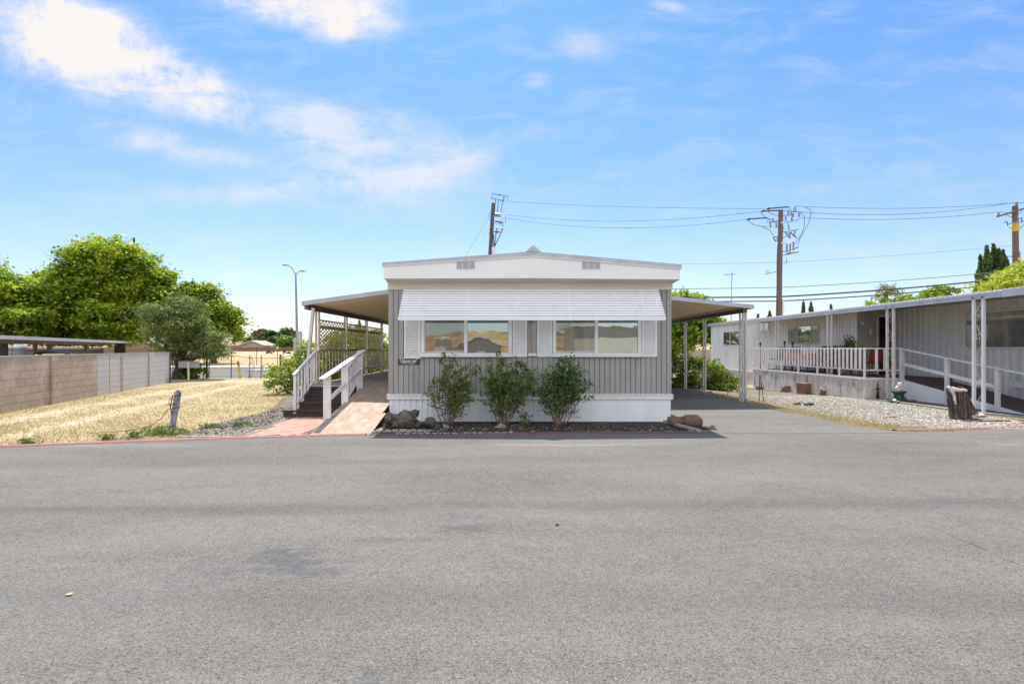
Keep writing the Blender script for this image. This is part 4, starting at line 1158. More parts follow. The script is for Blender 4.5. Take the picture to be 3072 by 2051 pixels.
for i, (y, ln) in enumerate(((12.95, (.0, 0)), (16.0, (0, 0)), (19.1, (0, 0)), (22.9, (0, 0)), (26.1, (0, 0)))):
    post_pair(nc, NX + .0, y, gz(NX, y) + .01, 2.85, 'post_white' if i else 'white_paint', .27 if i < 2 else .24, .03 if i < 2 else .024)

nd = thing('porch_deck', (11.2, 16.7, -.05), 'raised deck with white picket railing and peeling grey skirting in front of the neighbouring home', 'deck')
DX = 11.1
mb = MB(); mb.box(DX, 13.78, 16.7, 19.25, .6, .645); mb.box(DX, 12.44, 19.25, 24.5, .6, .645); mb.build('floor', 'ramp_carpet', nd)
rr = random.Random(3); mb = MB(); y = 16.7
while y < 24.5:
    w = rr.choice((.2, .28, .4)); w = min(w, 24.5 - y); o = rr.uniform(0, .02)
    mb.prism([(DX - .03 - o, y + .004), (DX - .005, y + .004), (DX - .005, y + w - .006), (DX - .03 - rr.uniform(0, .02), y + w - .006)], 'z', -.42, .595); y += w
x = DX
while x < 12.15:
    mb.box(x + .003, min(x + .19, 12.18), 16.67, 16.695, -.2, .595); x += .195
mb.box(DX - .002, 12.18, 16.696, 16.72, -.2, .6); mb.box(DX - .004, DX + .02, 16.72, 24.5, -.42, .6)
mb.build('skirting', 'deck_skirt', nd)
mb = MB(); mb.box(DX - .06, DX - .001, 16.66, 24.5, .598, .66); mb.box(DX, 12.2, 16.65, 16.699, .598, .66); mb.build('trim', 'rail_white', nd)
mb = MB(); mb.box(DX - .03, DX + .03, 16.66, 24.5, 1.56, 1.6); mb.box(DX + .03, 12.24, 16.66, 16.72, 1.56, 1.6); mb.build('top_rail', 'rail_white', nd)
mb = MB(); mb.box(DX - .02, DX + .02, 16.7, 24.5, .88, .92); mb.box(DX + .02, 12.2, 16.69, 16.72, .88, .92); mb.build('bottom_rail', 'rail_white', nd)
y = 16.7; k = 0
while y < 24.4:
    b = MB(); zb = .66 if k % 6 == 0 else .92; b.box(DX - .055, DX - .021, y, y + .07, zb, 1.56); b.build('baluster', 'rail_white', nd); y += .215; k += 1
for x in (11.36, 11.62, 11.88):
    b = MB(); b.box(x, x + .07, 16.66, 16.69, .92, 1.56); b.build('baluster', 'rail_white', nd)
b = MB(); b.box(12.12, 12.22, 16.6, 16.69, -.08, 1.56); b.build('newel', 'rail_white', nd)
text_mesh('3', .2, 'plate_black', 'house_number', nd, Matrix.Translation((11.105, 16.664, .4)) @ Matrix.Rotation(R(90), 4, 'X'))
text_mesh('3', .175, 'china_white', 'house_number', nd, Matrix.Translation((11.113, 16.661, .409)) @ Matrix.Rotation(R(90), 4, 'X'), .001)

nr = thing('porch_ramp', (12.8, 12.7, 0), 'dark carpeted ramp with white handrail and white side panel, at the far right edge', 'ramp')
def nz_(y): return .64 - (16.7 - y) * .148
mb = MB(); mb.prism([(12.4, nz_(12.4) - .03), (16.69, .61), (16.69, .64), (12.4, nz_(12.4))], 'x', 12.22, 13.45); mb.build('surface', 'ramp_carpet', nr)
mb = MB(); mb.prism([(12.4, -.1), (16.59, -.1), (16.59, .6), (12.4, nz_(12.4) - .02)], 'x', 12.19, 12.215); mb.build('side_panel', 'skirt_white', nr)
for y in (14.9, 13.35, 11.9):
    b = MB(); b.box(12.12, 12.188, y - .05, y + .05, 0, 1.59 - (16.7 - y) * .146 - .03); b.build('rail_post', 'rail_white', nr)
b = MB(); b.bar((12.15, 16.7, 1.58), (12.15, 11.0, 1.58 - 5.7 * .146), .09, .04); b.build('handrail', 'rail_white', nr)
b = MB(); b.bar((12.165, 16.6, 1.1), (12.165, 13.4, 1.1 - 3.2 * .15), .03, .1); b.build('mid_rail', 'rail_white', nr)
b = MB(); b.bar((13.46, 14.4, .66), (13.46, 11.0, .2), .04, .14); b.build('far_kerb_board', 'rail_white', nr)

mb = MB(); Yv = frange(10.85, 25, .6)
for y in Yv:
    x = lerp([(10.85, 12.6), (11.5, 11.9), (13, 11.2), (25, 10.98)], y); z = gz(x, y)
    mb.v += [(x - .05, y, z), (x - .05, y, z + .05), (x + .06, y, z + .05), (x + .06, y, z)]
for i in range(len(Yv) - 1):
    for j in range(3):
        k = i * 4 + j; mb.f.append((k, k + 1, k + 5, k + 4))
mb.build('kerb', 'concrete', kind='structure')

# things on the neighbour's deck
def chair(label, x, y, rz, cushion, scale=1.0):
    t = thing('patio_chair', (x, y, .645), label, 'chair', 'patio chairs on the neighbouring deck', rz)
    s = scale
    def B(): return MB()
    b = B()
    for sx_ in (-.22, .22): b.tube([(sx_, -.2, 0), (sx_, -.2, .42), (sx_, .2, .42), (sx_, .22, 0)], .013, 5); b.tube([(sx_, .2, .42), (sx_, .3, .95)], .013, 5); b.tube([(sx_, -.2, .42), (sx_, -.2, .62), (sx_, .24, .64)], .012, 5)
    b.tube([(-.22, .3, .95), (0, .32, 1.0), (.22, .3, .95)], .013, 5)
    b.build('frame', 'black_thing', t, local=True)
    b = B(); b.box(-.21, .21, -.2, .2, .43, .49); b.build('seat', cushion, t, local=True, bevel=.02)
    b = B(); b.prism([(.19, .5), (.23, .5), (.31, .93), (.27, .93)], 'x', -.2, .2); b.build('backrest', cushion, t, local=True)
    return t
chair('black metal patio chair at the far left end of the neighbouring deck', 11.7, 23.6, R(200), 'black_thing')
chair('dark red cushioned patio chair behind the railing, second from the deck\'s far end', 11.75, 22.3, R(170), 'red_cloth')
chair('red folding chair with tall red back beside the open door', 12.1, 18.0, R(185), 'red_cloth')
chair('black metal chair with red seat left of the tall red chair', 11.8, 19.0, R(150), 'red_cloth')
t = thing('patio_table', (11.75, 21.2, .645), 'patio table under an orange-red cloth behind the white railing', 'table')
mb = MB(); mb.box(11.4, 12.15, 20.6, 21.9, 1.34, 1.37)
for a in (11.45, 12.1):
    for b_ in (20.65, 21.85): mb.box(a - .02, a + .02, b_ - .02, b_ + .02, .645, 1.34)
mb.build('table_top', 'dark_metal', t)
mb = MB(); n = 60
per = [(11.37, 20.57), (12.18, 20.57), (12.18, 21.93), (11.37, 21.93)]
ring = []
for i in range(4):
    a, b_ = Vector(per[i]), Vector(per[(i + 1) % 4])
    for k in range(15): ring.append(a.lerp(b_, k / 15))
for z, e in ((1.378, 0), (1.376, .01), (1.18, .03), (1.1, .04)):
    for i, p in enumerate(ring):
        c = Vector((11.775, 21.25)); d = (p - c); f = 1 + e * (1.5 + math.sin(i * 1.3)) ; q = c + d * f; mb.v.append((q.x, q.y, z + (.02 * math.sin(i * .9) if z < 1.15 else 0)))
for j in range(3):
    for i in range(60): mb.f.append((j * 60 + i, (j + 1) * 60 + i, (j + 1) * 60 + (i + 1) % 60, j * 60 + (i + 1) % 60))
mb.f.append(tuple(range(60)))
mb.build('tablecloth', 'orange_cloth', None, label='orange-red cloth hanging over the patio table on the neighbouring deck', cat='tablecloth')
t = thing('barbecue', (11.9, 20.15, .645), 'black kettle barbecue with domed lid standing behind the railing', 'barbecue')
mb = MB(); mb.lathe((11.9, 20.15, 1.25), [(.02, 0), (.2, .05), (.29, .18), (.3, .22)], 18); mb.build('bowl', 'black_thing', t, smooth=True)
mb = MB(); mb.lathe((11.9, 20.15, 1.475), [(.3, 0), (.28, .08), (.2, .16), (.06, .2), (.02, .205)], 18); mb.build('lid', 'black_thing', t, smooth=True)
for a in (0, 2.1, 4.2):
    b = MB(); b.tube([(11.9 + .12 * math.cos(a), 20.15 + .12 * math.sin(a), 1.28), (11.9 + .28 * math.cos(a), 20.15 + .28 * math.sin(a), .65)], .014, 5); b.build('leg', 'black_thing', t)
def torch(label, x, y, z1):
    t = thing('garden_torch', (x, y, .645), label, 'garden torch')
    b = MB(); b.tube([(x, y, .645), (x, y, z1 - .14)], .018, 6); b.build('pole', 'black_thing', t)
    b = MB(); b.lathe((x, y, z1 - .15), [(.02, 0), (.05, .03), (.045, .1), (.02, .13), (.012, .16)], 10); b.build('burner', 'black_thing', t)
torch('black garden torch at the far left corner of the neighbouring deck', 11.22, 24.1, 1.86)
torch('black garden torch left of the orange-clothed table, the taller of two', 11.6, 22.7, 1.9)
torch('black garden torch just right of the taller one behind the railing', 11.55, 21.95, 1.86)
t = thing('potted_plant', (11.95, 18.9, .645), 'small upright green potted plant beside the entry wall, taller than the railing', 'plant')
mb = MB(); mb.lathe((11.95, 18.9, .645), [(.1, 0), (.13, .5), (.15, .8), (.14, .82)], 12); mb.build('pot', 'terracotta', t)
rng = np.random.default_rng(4); P = rng.normal(size=(500, 3)) * np.array([.085, .085, .16]) + np.array([11.95, 18.9, 1.68]); leaf_mesh('foliage', P, .07, 'weed', t, 5, .3)
mb = MB(); mb.tube([(11.95, 18.9, 1.4), (11.95, 18.9, 1.85)], .01, 5); mb.build('stem', 'twig', t)
t = thing('potted_plant', (11.8, 19.65, .645), 'pot of red flowers just above the railing, left of the green potted plant', 'plant')
mb = MB(); mb.lathe((11.8, 19.65, .645), [(.12, 0), (.16, .5), (.18, .78), (.17, .8)], 12); mb.build('pot', 'dark_metal', t)
P = rng.normal(size=(300, 3)) * np.array([.16, .16, .06]) + np.array([11.8, 19.65, 1.52]); leaf_mesh('foliage', P, .07, 'weed', t, 6, .3)
mb = MB()
for k in range(9): mb.ball((11.8 + random.uniform(-.15, .15), 19.6 + random.uniform(-.2, .1), 1.6 + random.uniform(0, .07)), .03, 6)
mb.build('flowers', 'red_cloth', t)
# yard ornaments
t = thing('pedestal', (11.32, 15.6, gz(11.3, 15.6)), 'dark green glazed hourglass pedestal standing by the scrollwork post', 'pedestal')
mb = MB(); mb.lathe((11.32, 15.6, gz(11.3, 15.6)), [(.3, 0), (.31, .03), (.24, .09), (.16, .15), (.125, .22), (.14, .27), (.19, .31), (.195, .345), (.17, .35)], 24); mb.build('pedestal_body', 'green_ceramic', t, smooth=True)
fig = thing('animal_figurine', (11.3, 15.6, gz(11.3, 15.6) + .35), 'small white seated pig figurine on top of the green pedestal', 'figurine')
z0 = gz(11.3, 15.6) + .35; mb = MB()
mb.ball((11.3, 15.6, z0 + .075), .085, 14, (1, .9, 1.0)); mb.ball((11.3, 15.55, z0 + .185), .066, 14, (1.05, .95, .95))
mb.ball((11.3, 15.49, z0 + .172), .03, 10, (1.1, .9, .8))
for s in (-1, 1):
    mb.ball((11.3 + s * .05, 15.56, z0 + .245), .028, 8, (.9, .5, 1)); mb.ball((11.3 + s * .075, 15.54, z0 + .1), .028, 8, (.8, 1, 1.2)); mb.ball((11.3 + s * .055, 15.51, z0 + .028), .035, 8, (1, 1.2, .8))
mb.build('body', 'china_white', fig, smooth=True)
mb = MB()
for s in (-1, 1): mb.ball((11.3 + s * .025, 15.487, z0 + .205), .007, 6); mb.ball((11.3 + s * .01, 15.462, z0 + .172), .004, 6)
mb.build('eyes', 'black_thing', fig)
t = thing('iron_cross', (11.36, 16.55, -.02), 'black iron cross leaning on the deck skirting under the number', 'cross')
mb = MB(); z0 = gz(11.3, 16.5)
mb.prism([(11.33, z0), (11.43, z0), (11.4, z0 + .28), (11.39, z0 + .56), (11.37, z0 + .56), (11.36, z0 + .28)], 'y', 16.58, 16.6); mb.prism([(11.3, z0 + .33), (11.46, z0 + .33), (11.47, z0 + .37), (11.4, z0 + .36), (11.3, z0 + .37)], 'y', 16.575, 16.581)
mb.build('cross', 'black_thing', t)
def slab(name, label, c, size, rz, mat, tilt=0, shape='box', cat='paver'):
    x, y = c; z = gz(x, y); mb = MB(); w, d, h = size
    if shape == 'scallop':
        P = [(-w / 2, 0), (w / 2, 0)]; n = 4
        for k in range(n * 6, -1, -1):
            s = k / 6; P.append((-w / 2 + w * k / (n * 6), h * .72 + h * .28 * abs(math.sin(math.pi * s))))
        mb.prism(P, 'y', -d / 2, d / 2)
    elif shape == 'wedge':
        mb.prism([(-w / 2, 0), (w / 2, 0), (w / 2, h), (w * .1, h * .98), (-w * .3, h * .6)], 'y', -d / 2, d / 2)
    elif shape == 'pot':
        mb.prism([(-w * .42, 0), (w * .42, 0), (w / 2, h * .85), (w / 2, h), (-w / 2, h), (-w / 2, h * .85)], 'y', -d / 2, d / 2)
    else: mb.box(-w / 2, w / 2, -d / 2, d / 2, 0, h)
    o = mb.build(name, mat, None, label=label, cat=cat, local=True, bevel=.01)
    o.location = (x, y, z); o.rotation_euler = (0, tilt, rz)
    return o
slab('edging_brick', 'red scalloped edging block lying at the far end of the deck skirting', (10.98, 23.6), (.42, .12, .17), R(-72), 'terracotta', 0, 'scallop', 'edging block')
slab('paver', 'wedge-shaped tan concrete paver leaning on the skirting', (10.98, 21.4), (.5, .1, .28), R(-75), 'terracotta', 0, 'wedge')
slab('planter', 'square reddish clay planter against the middle of the deck skirting', (10.9, 19.9), (.42, .34, .42), R(-78), 'terracotta', 0, 'pot', 'planter')
slab('edging_brick', 'scalloped edging block standing on end beside the scrollwork post', (10.98, 18.75), (.4, .12, .2), R(-80), 'terracotta', R(-75), 'scallop', 'edging block')
slab('brick', 'red brick lying under the black cross', (11.5, 16.3), (.28, .2, .08), R(10), 'terracotta', 0, 'box', 'brick')
slab('brick', 'dark red brick right of the green pedestal', (11.75, 15.75), (.3, .12, .07), R(-5), 'terracotta', 0, 'box', 'brick')
rock('rock', (11.1, 15.35, gz(11, 15.3) + .03), .11, 'stone_tan', 'flat tan stone at the foot of the green pedestal', 31, (1.3, .8, .5))
t = thing('metal_stake', (*G(2290, 1206)[:1], 15.7, gz(7.4, 15.7)), 'thin black A-shaped wire stake in the gravel by the carport', 'stake')
x0, y0 = 7.38, 15.7; mb = MB(); mb.tube([(x0 - .1, y0, 0), (x0 - .1, y0, .78), (x0 - .07, y0, .8), (x0 + .03, y0, 0)], .011, 5); mb.build('wire', 'black_thing', t)
mb = MB(); mb.tube([(7.13, 17.6, -.06), (7.11, 17.6, .72)], .014, 5); mb.build('metal_stake', 'rust', None, label='single rusty rod upright in the gravel beside the hedge', cat='stake', origin=(7.12, 17.6, -.06))
rock('rock', (7.92, 14.85, .03), .12, 'terracotta', 'brown stone next to the dark rock in the gravel yard', 32, (1.2, .8, .7))
rock('rock', (8.17, 14.72, .04), .15, 'stone_grey', 'dark grey jagged rock in the middle of the gravel yard', 33, (1.1, .8, .7))
rock('rock', (7.0, 18.9, .0), .12, 'terracotta', 'orange-brown clay shard at the foot of the hedge', 34, (1.4, .8, .6))
rock('rock', (6.55, 18.2, .02), .08, 'stone_grey', 'small grey stone at the driveway edge between the carport posts', 35, (1.2, .8, .6))
# tree stump with bleached branches
sc_ = (10.02, 11.85, 0); t = thing('tree_stump', sc_, 'weathered fluted tree stump with bleached white branch stubs in the white gravel', 'stump')
def fluted(mb, base, top, r0, r1, seed, n=44, m=9, depth=.22, cx=1.0):
    rr = random.Random(seed); ph = [rr.uniform(0, 6.28) for _ in range(5)]; k0 = len(mb.v); b, q = Vector(base), Vector(top)
    for i in range(m + 1):
        u_ = i / m; c = b.lerp(q, u_); r = r0 + (r1 - r0) * u_
        for j in range(n):
            a = 2 * math.pi * j / n + u_ * .35
            f = 1 + depth * (.5 * math.sin(7 * a + ph[0]) + .35 * math.sin(12 * a + ph[1] + u_ * .8) + .25 * math.sin(19 * a + ph[2])) + .03 * rr.uniform(-1, 1)
            zz = .05 * math.sin(5 * a + ph[3]) * (1 if i == m else 0)
            mb.v.append((c.x + math.cos(a) * r * f * cx, c.y + math.sin(a) * r * f * .8, c.z + zz))
    for i in range(m):
        for j in range(n): mb.f.append((k0 + i * n + j, k0 + i * n + (j + 1) % n, k0 + (i + 1) * n + (j + 1) % n, k0 + (i + 1) * n + j))
    mb.f.append(tuple(k0 + m * n + j for j in range(n)))
mb = MB(); fluted(mb, (10.0, 11.85, -.02), (9.9, 11.9, .65), .2, .155, 4); mb.build('trunk', 'driftwood', t)
mb = MB(); fluted(mb, (10.3, 11.97, .1), (10.0, 11.97, .69), .15, .11, 8, cx=.9); mb.build('side_trunk', 'driftwood', t)
mb = MB(); limb(mb, (9.98, 11.88, .64), (9.66, 11.8, .74), .05, .03, 4, .06, 7, rr); limb(mb, (9.7, 11.8, .7), (9.8, 11.78, .36), .04, .02, 4, .08, 7, rr); limb(mb, (9.75, 11.8, .68), (10.05, 11.8, .655), .045, .03, 4, .05, 7, rr)
mb.build('bleached_branch', 'bleached', t)
mb = MB()
for a in range(7): limb(mb, (10.0, 11.85, .04), (10.0 + .34 * math.cos(a * .9 + .3), 11.85 + .25 * math.sin(a * .9 + .3), -.01), .06, .02, 3, .05, 6, rr)
mb.build('root', 'driftwood', t)
rock('rock', (10.37, 11.8, .09), .13, 'stone_white', 'white angular rock leaning at the right side of the stump', 41, (1.2, .8, .7))
slab('wood_slab', 'red-brown slab of bark lying in front of the stump', (10.38, 11.5), (.62, .16, .05), R(4), 'terracotta', 0, 'box', 'slab')
for i, (x, y, lb) in enumerate(((11.05, 11.5, 'reddish stone nearest the concrete strip right of the stump'), (10.9, 11.3, 'brown stone half sunk in white gravel right of the slab'), (11.55, 11.2, 'small red stone by the path at the far right'))):
    rock('rock', (x, y, .02), .09, 'terracotta', lb, 50 + i, (1.4, .8, .5))
rock('rock', (10.68, 11.1, .04), .08, 'stone_tan', 'tan rounded rock near the frame edge in the white gravel', 55, (1.1, .9, .8))
rock('rock', (8.65, 12.1, .02), .12, 'terracotta', 'flat rust-brown shard lying in the white gravel left of the stump', 56, (1.6, .5, .25))
pts = []
while len(pts) < 15000:
    y = 10.45 + 8 * rr.random() ** 1.6; xl = lerp([(10.35, 8.3), (11.0, 7.75), (12, 7.35), (13.5, 7.2), (15.5, 7.0), (19, 7.2)], y); xr = 12.6 if y < 11.3 else 11.0
    x = rr.uniform(xl, xr)
    if rr.random() < .35 + .65 * (x - xl) / (xr - xl): pts.append((x, y, gz(x, y) + .012))
pebbles('white_gravel', pts, .021, 'stone_white', 'pale gravel stones covering the yard beside the stump', 8)
pts = []
while len(pts) < 9000:
    y = 9.5 + 6 * rr.random() ** 1.4; xl = lerp([(9.2, -5.95), (11.0, -6.3), (13, -6.1), (14.7, -6.5), (17, -7.3)], y); pts.append((rr.uniform(xl, -5.02), y, .012))
pebbles('grey_gravel', pts, .016, 'concrete', 'grey gravel strip between the dry lawn and the brick path', 9)
P = np.array([(rr.uniform(-6.1, -5.05), 9.6 + 4.5 * rr.random(), .025) for _ in range(1600)]); leaf_mesh('leaf_litter', P, .05, 'litter', None, 8, 1.2, 2.4, kind='stuff', label='dead leaves and twigs over the gravel by the stairs')

# ================================================================ block wall on the left
wa, wb = Vector((-11.15, 8.0)), Vector((-16.0, 24.7)); wd = (wb - wa); WL = wd.length; wrz = math.atan2(wd.y, wd.x); wd.normalize()
def wall_s(px, py=None):
    """distance along the wall for a given pixel column"""
    k = (px - 1536) / 1600; s = (k * wa.y - wa.x) / (wd.x - k * wd.y); return s
wall = thing('block_wall', (wa.x, wa.y, 0), 'long concrete block wall, brown near the road and whitewashed at its far half', 'wall', rz=wrz)
S0 = wall_s(274); S = [0, S0]
def wseg(s0, s1, mat, h=1.36, th=.19, nm='panel'):
    b = MB(); b.box(s0, s1, -th, 0 , -.1, h); return b.build(nm, mat, wall, local=True)
ORG[wall.name] = (0, 0, 0)
j = [wall_s(p / 2.239) for p in (280, 325, 612, 693, 768, 785, 962, 990, 1105)]
wseg(0, j[0] - .03, 'block_brown'); wseg(j[1] + .002, j[2], 'block_brown')
wseg(j[0] + .03, j[1], 'block_brown', 1.37, .24, 'pilaster')
wseg(j[2] + .001, j[3] - .03, 'block_white'); wseg(j[3] + .03, j[4], 'block_white'); wseg(j[4] + .001, j[5] - .001, 'block_brown', 1.365, .2, 'pilaster'); wseg(j[5] + .02, j[6] - .03, 'block_white'); wseg(j[6] + .03, j[7], 'block_white', 1.37, .23, 'pilaster'); wseg(j[7] + .002, j[8], 'block_white')
b = MB(); b.box(0, j[8], -.2, .01, 1.362, 1.4) ; b.build('cap', 'concrete', wall, local=True)
b = MB()
for q in (j[0], j[3], j[6]): b.box(q - .032, q + .032, -.14, -.02, 0, 1.361)
b.build('joint', 'beam_brown', wall, local=True)
b = MB(); b.box(j[8] + .01, j[8] + .2, -.2, 0, 0, 1.36); b.build('end_post', 'pole_wood_dark', wall, local=True)

# ================================================================ chain-link fence and things at the back of the lot
def fx(px, Y): return (px - 1536) / 1600 * Y
F_ = 28.0
cf = thing('chain_link_fence', (-14, F_, 0), 'rusty chain-link fence with a sagging broken gate frame along the far street', 'fence')
c5 = lambda x: 500 + x / 5.87
for px in (c5(655), c5(745), c5(1135), c5(1460), c5(1660), 900, 960, 1040):
    b = MB(); x = fx(px, F_); b.tube([(x, F_, 0), (x + .02, F_, 1.22)], .024, 6); b.build('post', 'dark_metal', cf)
for px in (c5(715), c5(2010)):
    b = MB(); x = fx(px, F_); b.tube([(x, F_ - .04, 0), (x, F_ - .04, 1.25)], .055, 7); b.build('post', 'pole_wood_dark', cf)
b = MB()
pts = [(fx(c5(q), F_), F_, z) for q, z in ((300, 1.2), (990, 1.22), (1135, 1.2), (1460, 1.08), (1660, 1.06), (2005, 1.06), (2180, 1.2))] + [(fx(960, F_), F_, 1.2), (fx(1100, F_), F_, 1.2)]
b.tube(pts, .017, 5); b.build('top_rail', 'steel_grey', cf)
b = MB(); P5 = lambda x, y: A(500 + x / 5.87, 980 + y / 5.87, F_ - .1)
b.tube([P5(1440, 520), P5(1480, 640), P5(1545, 700), P5(1480, 890)], .016, 5); b.tube([P5(1490, 520), P5(1545, 700)], .016, 5); b.tube([P5(1470, 520), P5(1450, 890)], .018, 5); b.tube([P5(1440, 690), P5(1450, 655), P5(1510, 640)], .014, 5); b.tube([P5(1490, 880), P5(1650, 760)], .008, 4); b.tube([P5(1700, 880), P5(2000, 740)], .008, 4)
b.tube([P5(2180, 490), P5(2200, 580)], .018, 5)
b.build('broken_gate_frame', 'steel_grey', cf)
b = MB(); sp = .11; x0, x1 = fx(c5(745), F_), fx(900, F_)
n_ = int((x1 - x0 + 1.1) / sp)
for i in range(n_):
    for sg in (1, -1):
        xa = x0 - 1.1 + i * sp if sg > 0 else x0 + i * sp; xb = xa + 1.1 * sg
        za, zb = .02, 1.1
        def clipx(xa, xb, za, zb):
            L = []
            for (xx, zz, ox, oz) in ((xa, za, xb, zb), (xb, zb, xa, za)):
                if xx < x0: tt = (x0 - xx) / (ox - xx); xx, zz = x0, zz + (oz - zz) * tt
                elif xx > x1: tt = (x1 - xx) / (ox - xx); xx, zz = x1, zz + (oz - zz) * tt
                L.append((xx, zz))
            return L
        if max(xa, xb) < x0 + .02 or min(xa, xb) > x1 - .02: continue
        (a1, z1), (a2, z2) = clipx(xa, xb, za, zb)
        b.tube([(a1, F_ + .02, z1), (a2, F_ + .02, z2)], .0022, 3, False)
b.build('mesh', 'steel_grey', cf)
t = thing('marker_post', (fx(721, 27.5), 27.5, 0), 'leaning yellow marker post in front of the chain-link fence', 'post')
b = MB(); b.bar((fx(721, 27.5), 27.5, -.05), (fx(714, 27.5), 27.5, .92), .1, .04, (0, 1, 0)); b.build('post_body', 'yellow_paint', t)
b = MB(); b.bar((fx(714.8, 27.46), 27.46, .72), (fx(714.2, 27.46), 27.46, .86), .07, .03, (0, 1, 0)); b.build('decal', 'rust', t)
t = thing('sign_board', (fx(566, 26.6), 26.6, 0), 'blank grey board on a short white post under the olive tree', 'sign')
b = MB(); b.box(fx(535, 26.6), fx(598, 26.6), 26.6, 26.63, .6, .94); b.build('board', 'sign_back', t)
b = MB(); b.bar((fx(565.5, 26.55), 26.56, 0), (fx(565, 26.55), 26.56, .9), .07, .06, (0, 1, 0)); b.build('post', 'china_white', t)
b = MB(); b.bar((fx(512, 26), 26, 0), (fx(522, 26), 26, .98), .04, .04, (0, 1, 0)); b.build('wooden_stake', 'stake_grey', None, label='thin grey stake leaning against the olive tree trunk', cat='stake', origin=(fx(512, 26), 26, 0))
for px, h, lb in ((770, 1.15, 'thin post standing in the dry field across the street, left of the others'), (849, 1.15, 'thin post in the dry field across the street, right of the others')):
    x = fx(px, 45); b = MB(); b.tube([(x, 45, .1), (x, 45, h + .55)], .03, 5); b.build('field_post', 'dark_metal', None, label=lb, cat='post', origin=(x, 45, 0))
t = thing('field_marker', (fx(832, 45), 45, .1), 'post with a round tan disc on top in the field across the street', 'marker')
x = fx(832, 45); b = MB(); b.tube([(x, 45, .1), (x, 45, 1.5)], .03, 5); b.build('post', 'dark_metal', t)
b = MB(); b.tube([(x, 44.96, 1.58), (x, 45.0, 1.58)], .14, 14); b.build('disc', 'roof_tan', t)

# stake beside the road
t = thing('wooden_stake', (-6.46, 10.1, 0), 'weathered grey wooden stake leaning beside the road with a broken wire', 'stake')
b = MB(); p, q = Vector((-6.46, 10.1, -.05)), Vector((-6.35, 10.15, .76)); b.bar(p, q, .1, .045, (0, 1, 0)); b.prism([(-6.4, .755), (-6.302, .74), (-6.325, .79), (-6.365, .8)], 'y', 10.128, 10.17); b.build('board', 'stake_grey', t)
b = MB(); b.tube([(-6.42, 10.07, .66), (-6.47, 10.06, .6), (-6.46, 10.06, .52), (-6.43, 10.06, .45), (-6.5, 10.05, .42), (-6.62, 10.05, .26), (-6.8, 10.04, .13), (-7.1, 10.0, .06), (-7.5, 9.95, .03), (-7.9, 9.9, .02)], .006, 5)
b.tube([(-6.4, 10.06, .7), (-6.44, 10.055, .5), (-6.42, 10.055, .36)], .009, 5)
for k in range(5): z = .33 + k * .09; b.tube([(-6.45 + k * .008, 10.07, z), (-6.40 + k * .01, 10.065, z + .03), (-6.42 + k * .01, 10.07, z + .06)], .005, 4)
for z in (.68, .45): b.tube([(-6.44, 10.1, z), (-6.28, 10.12, z + .03)], .007, 5)
b.build('wire', 'black_thing', t)

# dry grass blades and weeds
rr = random.Random(12)
pts = []
while len(pts) < 40000:
    y = 8.6 + 15 * rr.random() ** 1.7; xl = -11.5 - (y - 8) * .3; xr = lerp([(9.2, -5.95), (11.0, -6.3), (13, -6.1), (14.7, -6.5), (17, -7.3), (24, -7.4)], y)
    x = rr.uniform(xl, xr + .15)
    if y < edge(x) + .12: continue
    dn = .5 + .5 * math.sin(x * 1.7 + math.sin(y * 1.1) * 2) * math.sin(y * 1.3 + x * .5)
    tk = min(abs(x + .2 * y + c_) for c_ in (7.0, 8.6, 11.2))
    if rr.random() > (.35 + .65 * dn) * (.25 + .75 * sstep(.1, .6, tk)): continue
    pts.append((x, y, .02 + rr.random() * .02))
P = np.array(pts); D = np.zeros_like(P); D[:, 2] = .7; D[:, 0] = np.random.default_rng(1).normal(size=len(P)) * .8
leaf_mesh('dry_grass', P, .05, 'straw', None, 4, .0, 5, kind='stuff', dirs=D, label='short mown straw-coloured grass over the empty lot')
pts = []
while len(pts) < 10000:
    y = 10.15 + 8.4 * rr.random() ** 1.5; xl = lerp([(10.12, 7.5), (10.35, 7.3), (11.0, 7.05), (12, 6.95), (13.5, 6.75), (15.5, 6.7), (19, 6.8)], y); x = xl + abs(rr.gauss(0, .45)); pts.append((x, y, gz(x, y) + .02))
P = np.array(pts); D = np.zeros_like(P); D[:, 2] = .7; D[:, 0] = np.random.default_rng(2).normal(size=len(P)) * .8
leaf_mesh('dry_grass', P, .055, 'straw', None, 5, .0, 5, kind='stuff', dirs=D, label='dry grass fringe between the driveway and the gravel yard')
def weed(label, x, y, r, n, h=.12, seed=0):
    t = thing('weed_clump', (x, y, 0), label, 'weed', 'green weeds along the road edge')
    rng = np.random.default_rng(seed); P = rng.normal(size=(n, 3)) * np.array([r * .5, r * .35, 0]) + np.array([x, y, 0]); P[:, 2] = h * rng.random(n) ** 1.3 + .015
    leaf_mesh('leaves', P, .045, 'weed', t, seed, .6, 1.8)
    b = MB()
    for k in range(6): b.tube([(x + rng.normal() * r * .2, y + rng.normal() * r * .2, 0), (x + rng.normal() * r * .4, y + rng.normal() * r * .3, h)], .003, 4)
    b.build('stems', 'twig', t)
weed('leafy weed at the far left frame edge by the painted kerb', -8.75, 8.72, .2, 260, .2, 1)
weed('small weed second from the left along the painted kerb', -7.95, 8.78, .16, 160, .09, 2)
weed('small green weed midway along the painted kerb', -6.95, 9.15, .13, 170, .1, 3)
weed('green weed left of the wooden stake by the kerb', -6.62, 9.35, .16, 240, .12, 4)
weed('wide green weed patch around the foot of the wooden stake', -6.35, 9.75, .36, 1100, .13, 5)
weed('green weeds between the wooden stake and the gravel strip', -5.98, 10.6, .22, 300, .08, 6)
weed('green weed in the gravel beside the brick path', -5.45, 10.75, .2, 300, .08, 7)
weed('sparse green weed under the right edge of the middle rose bush', .28, 10.85, .14, 260, .3, 8)

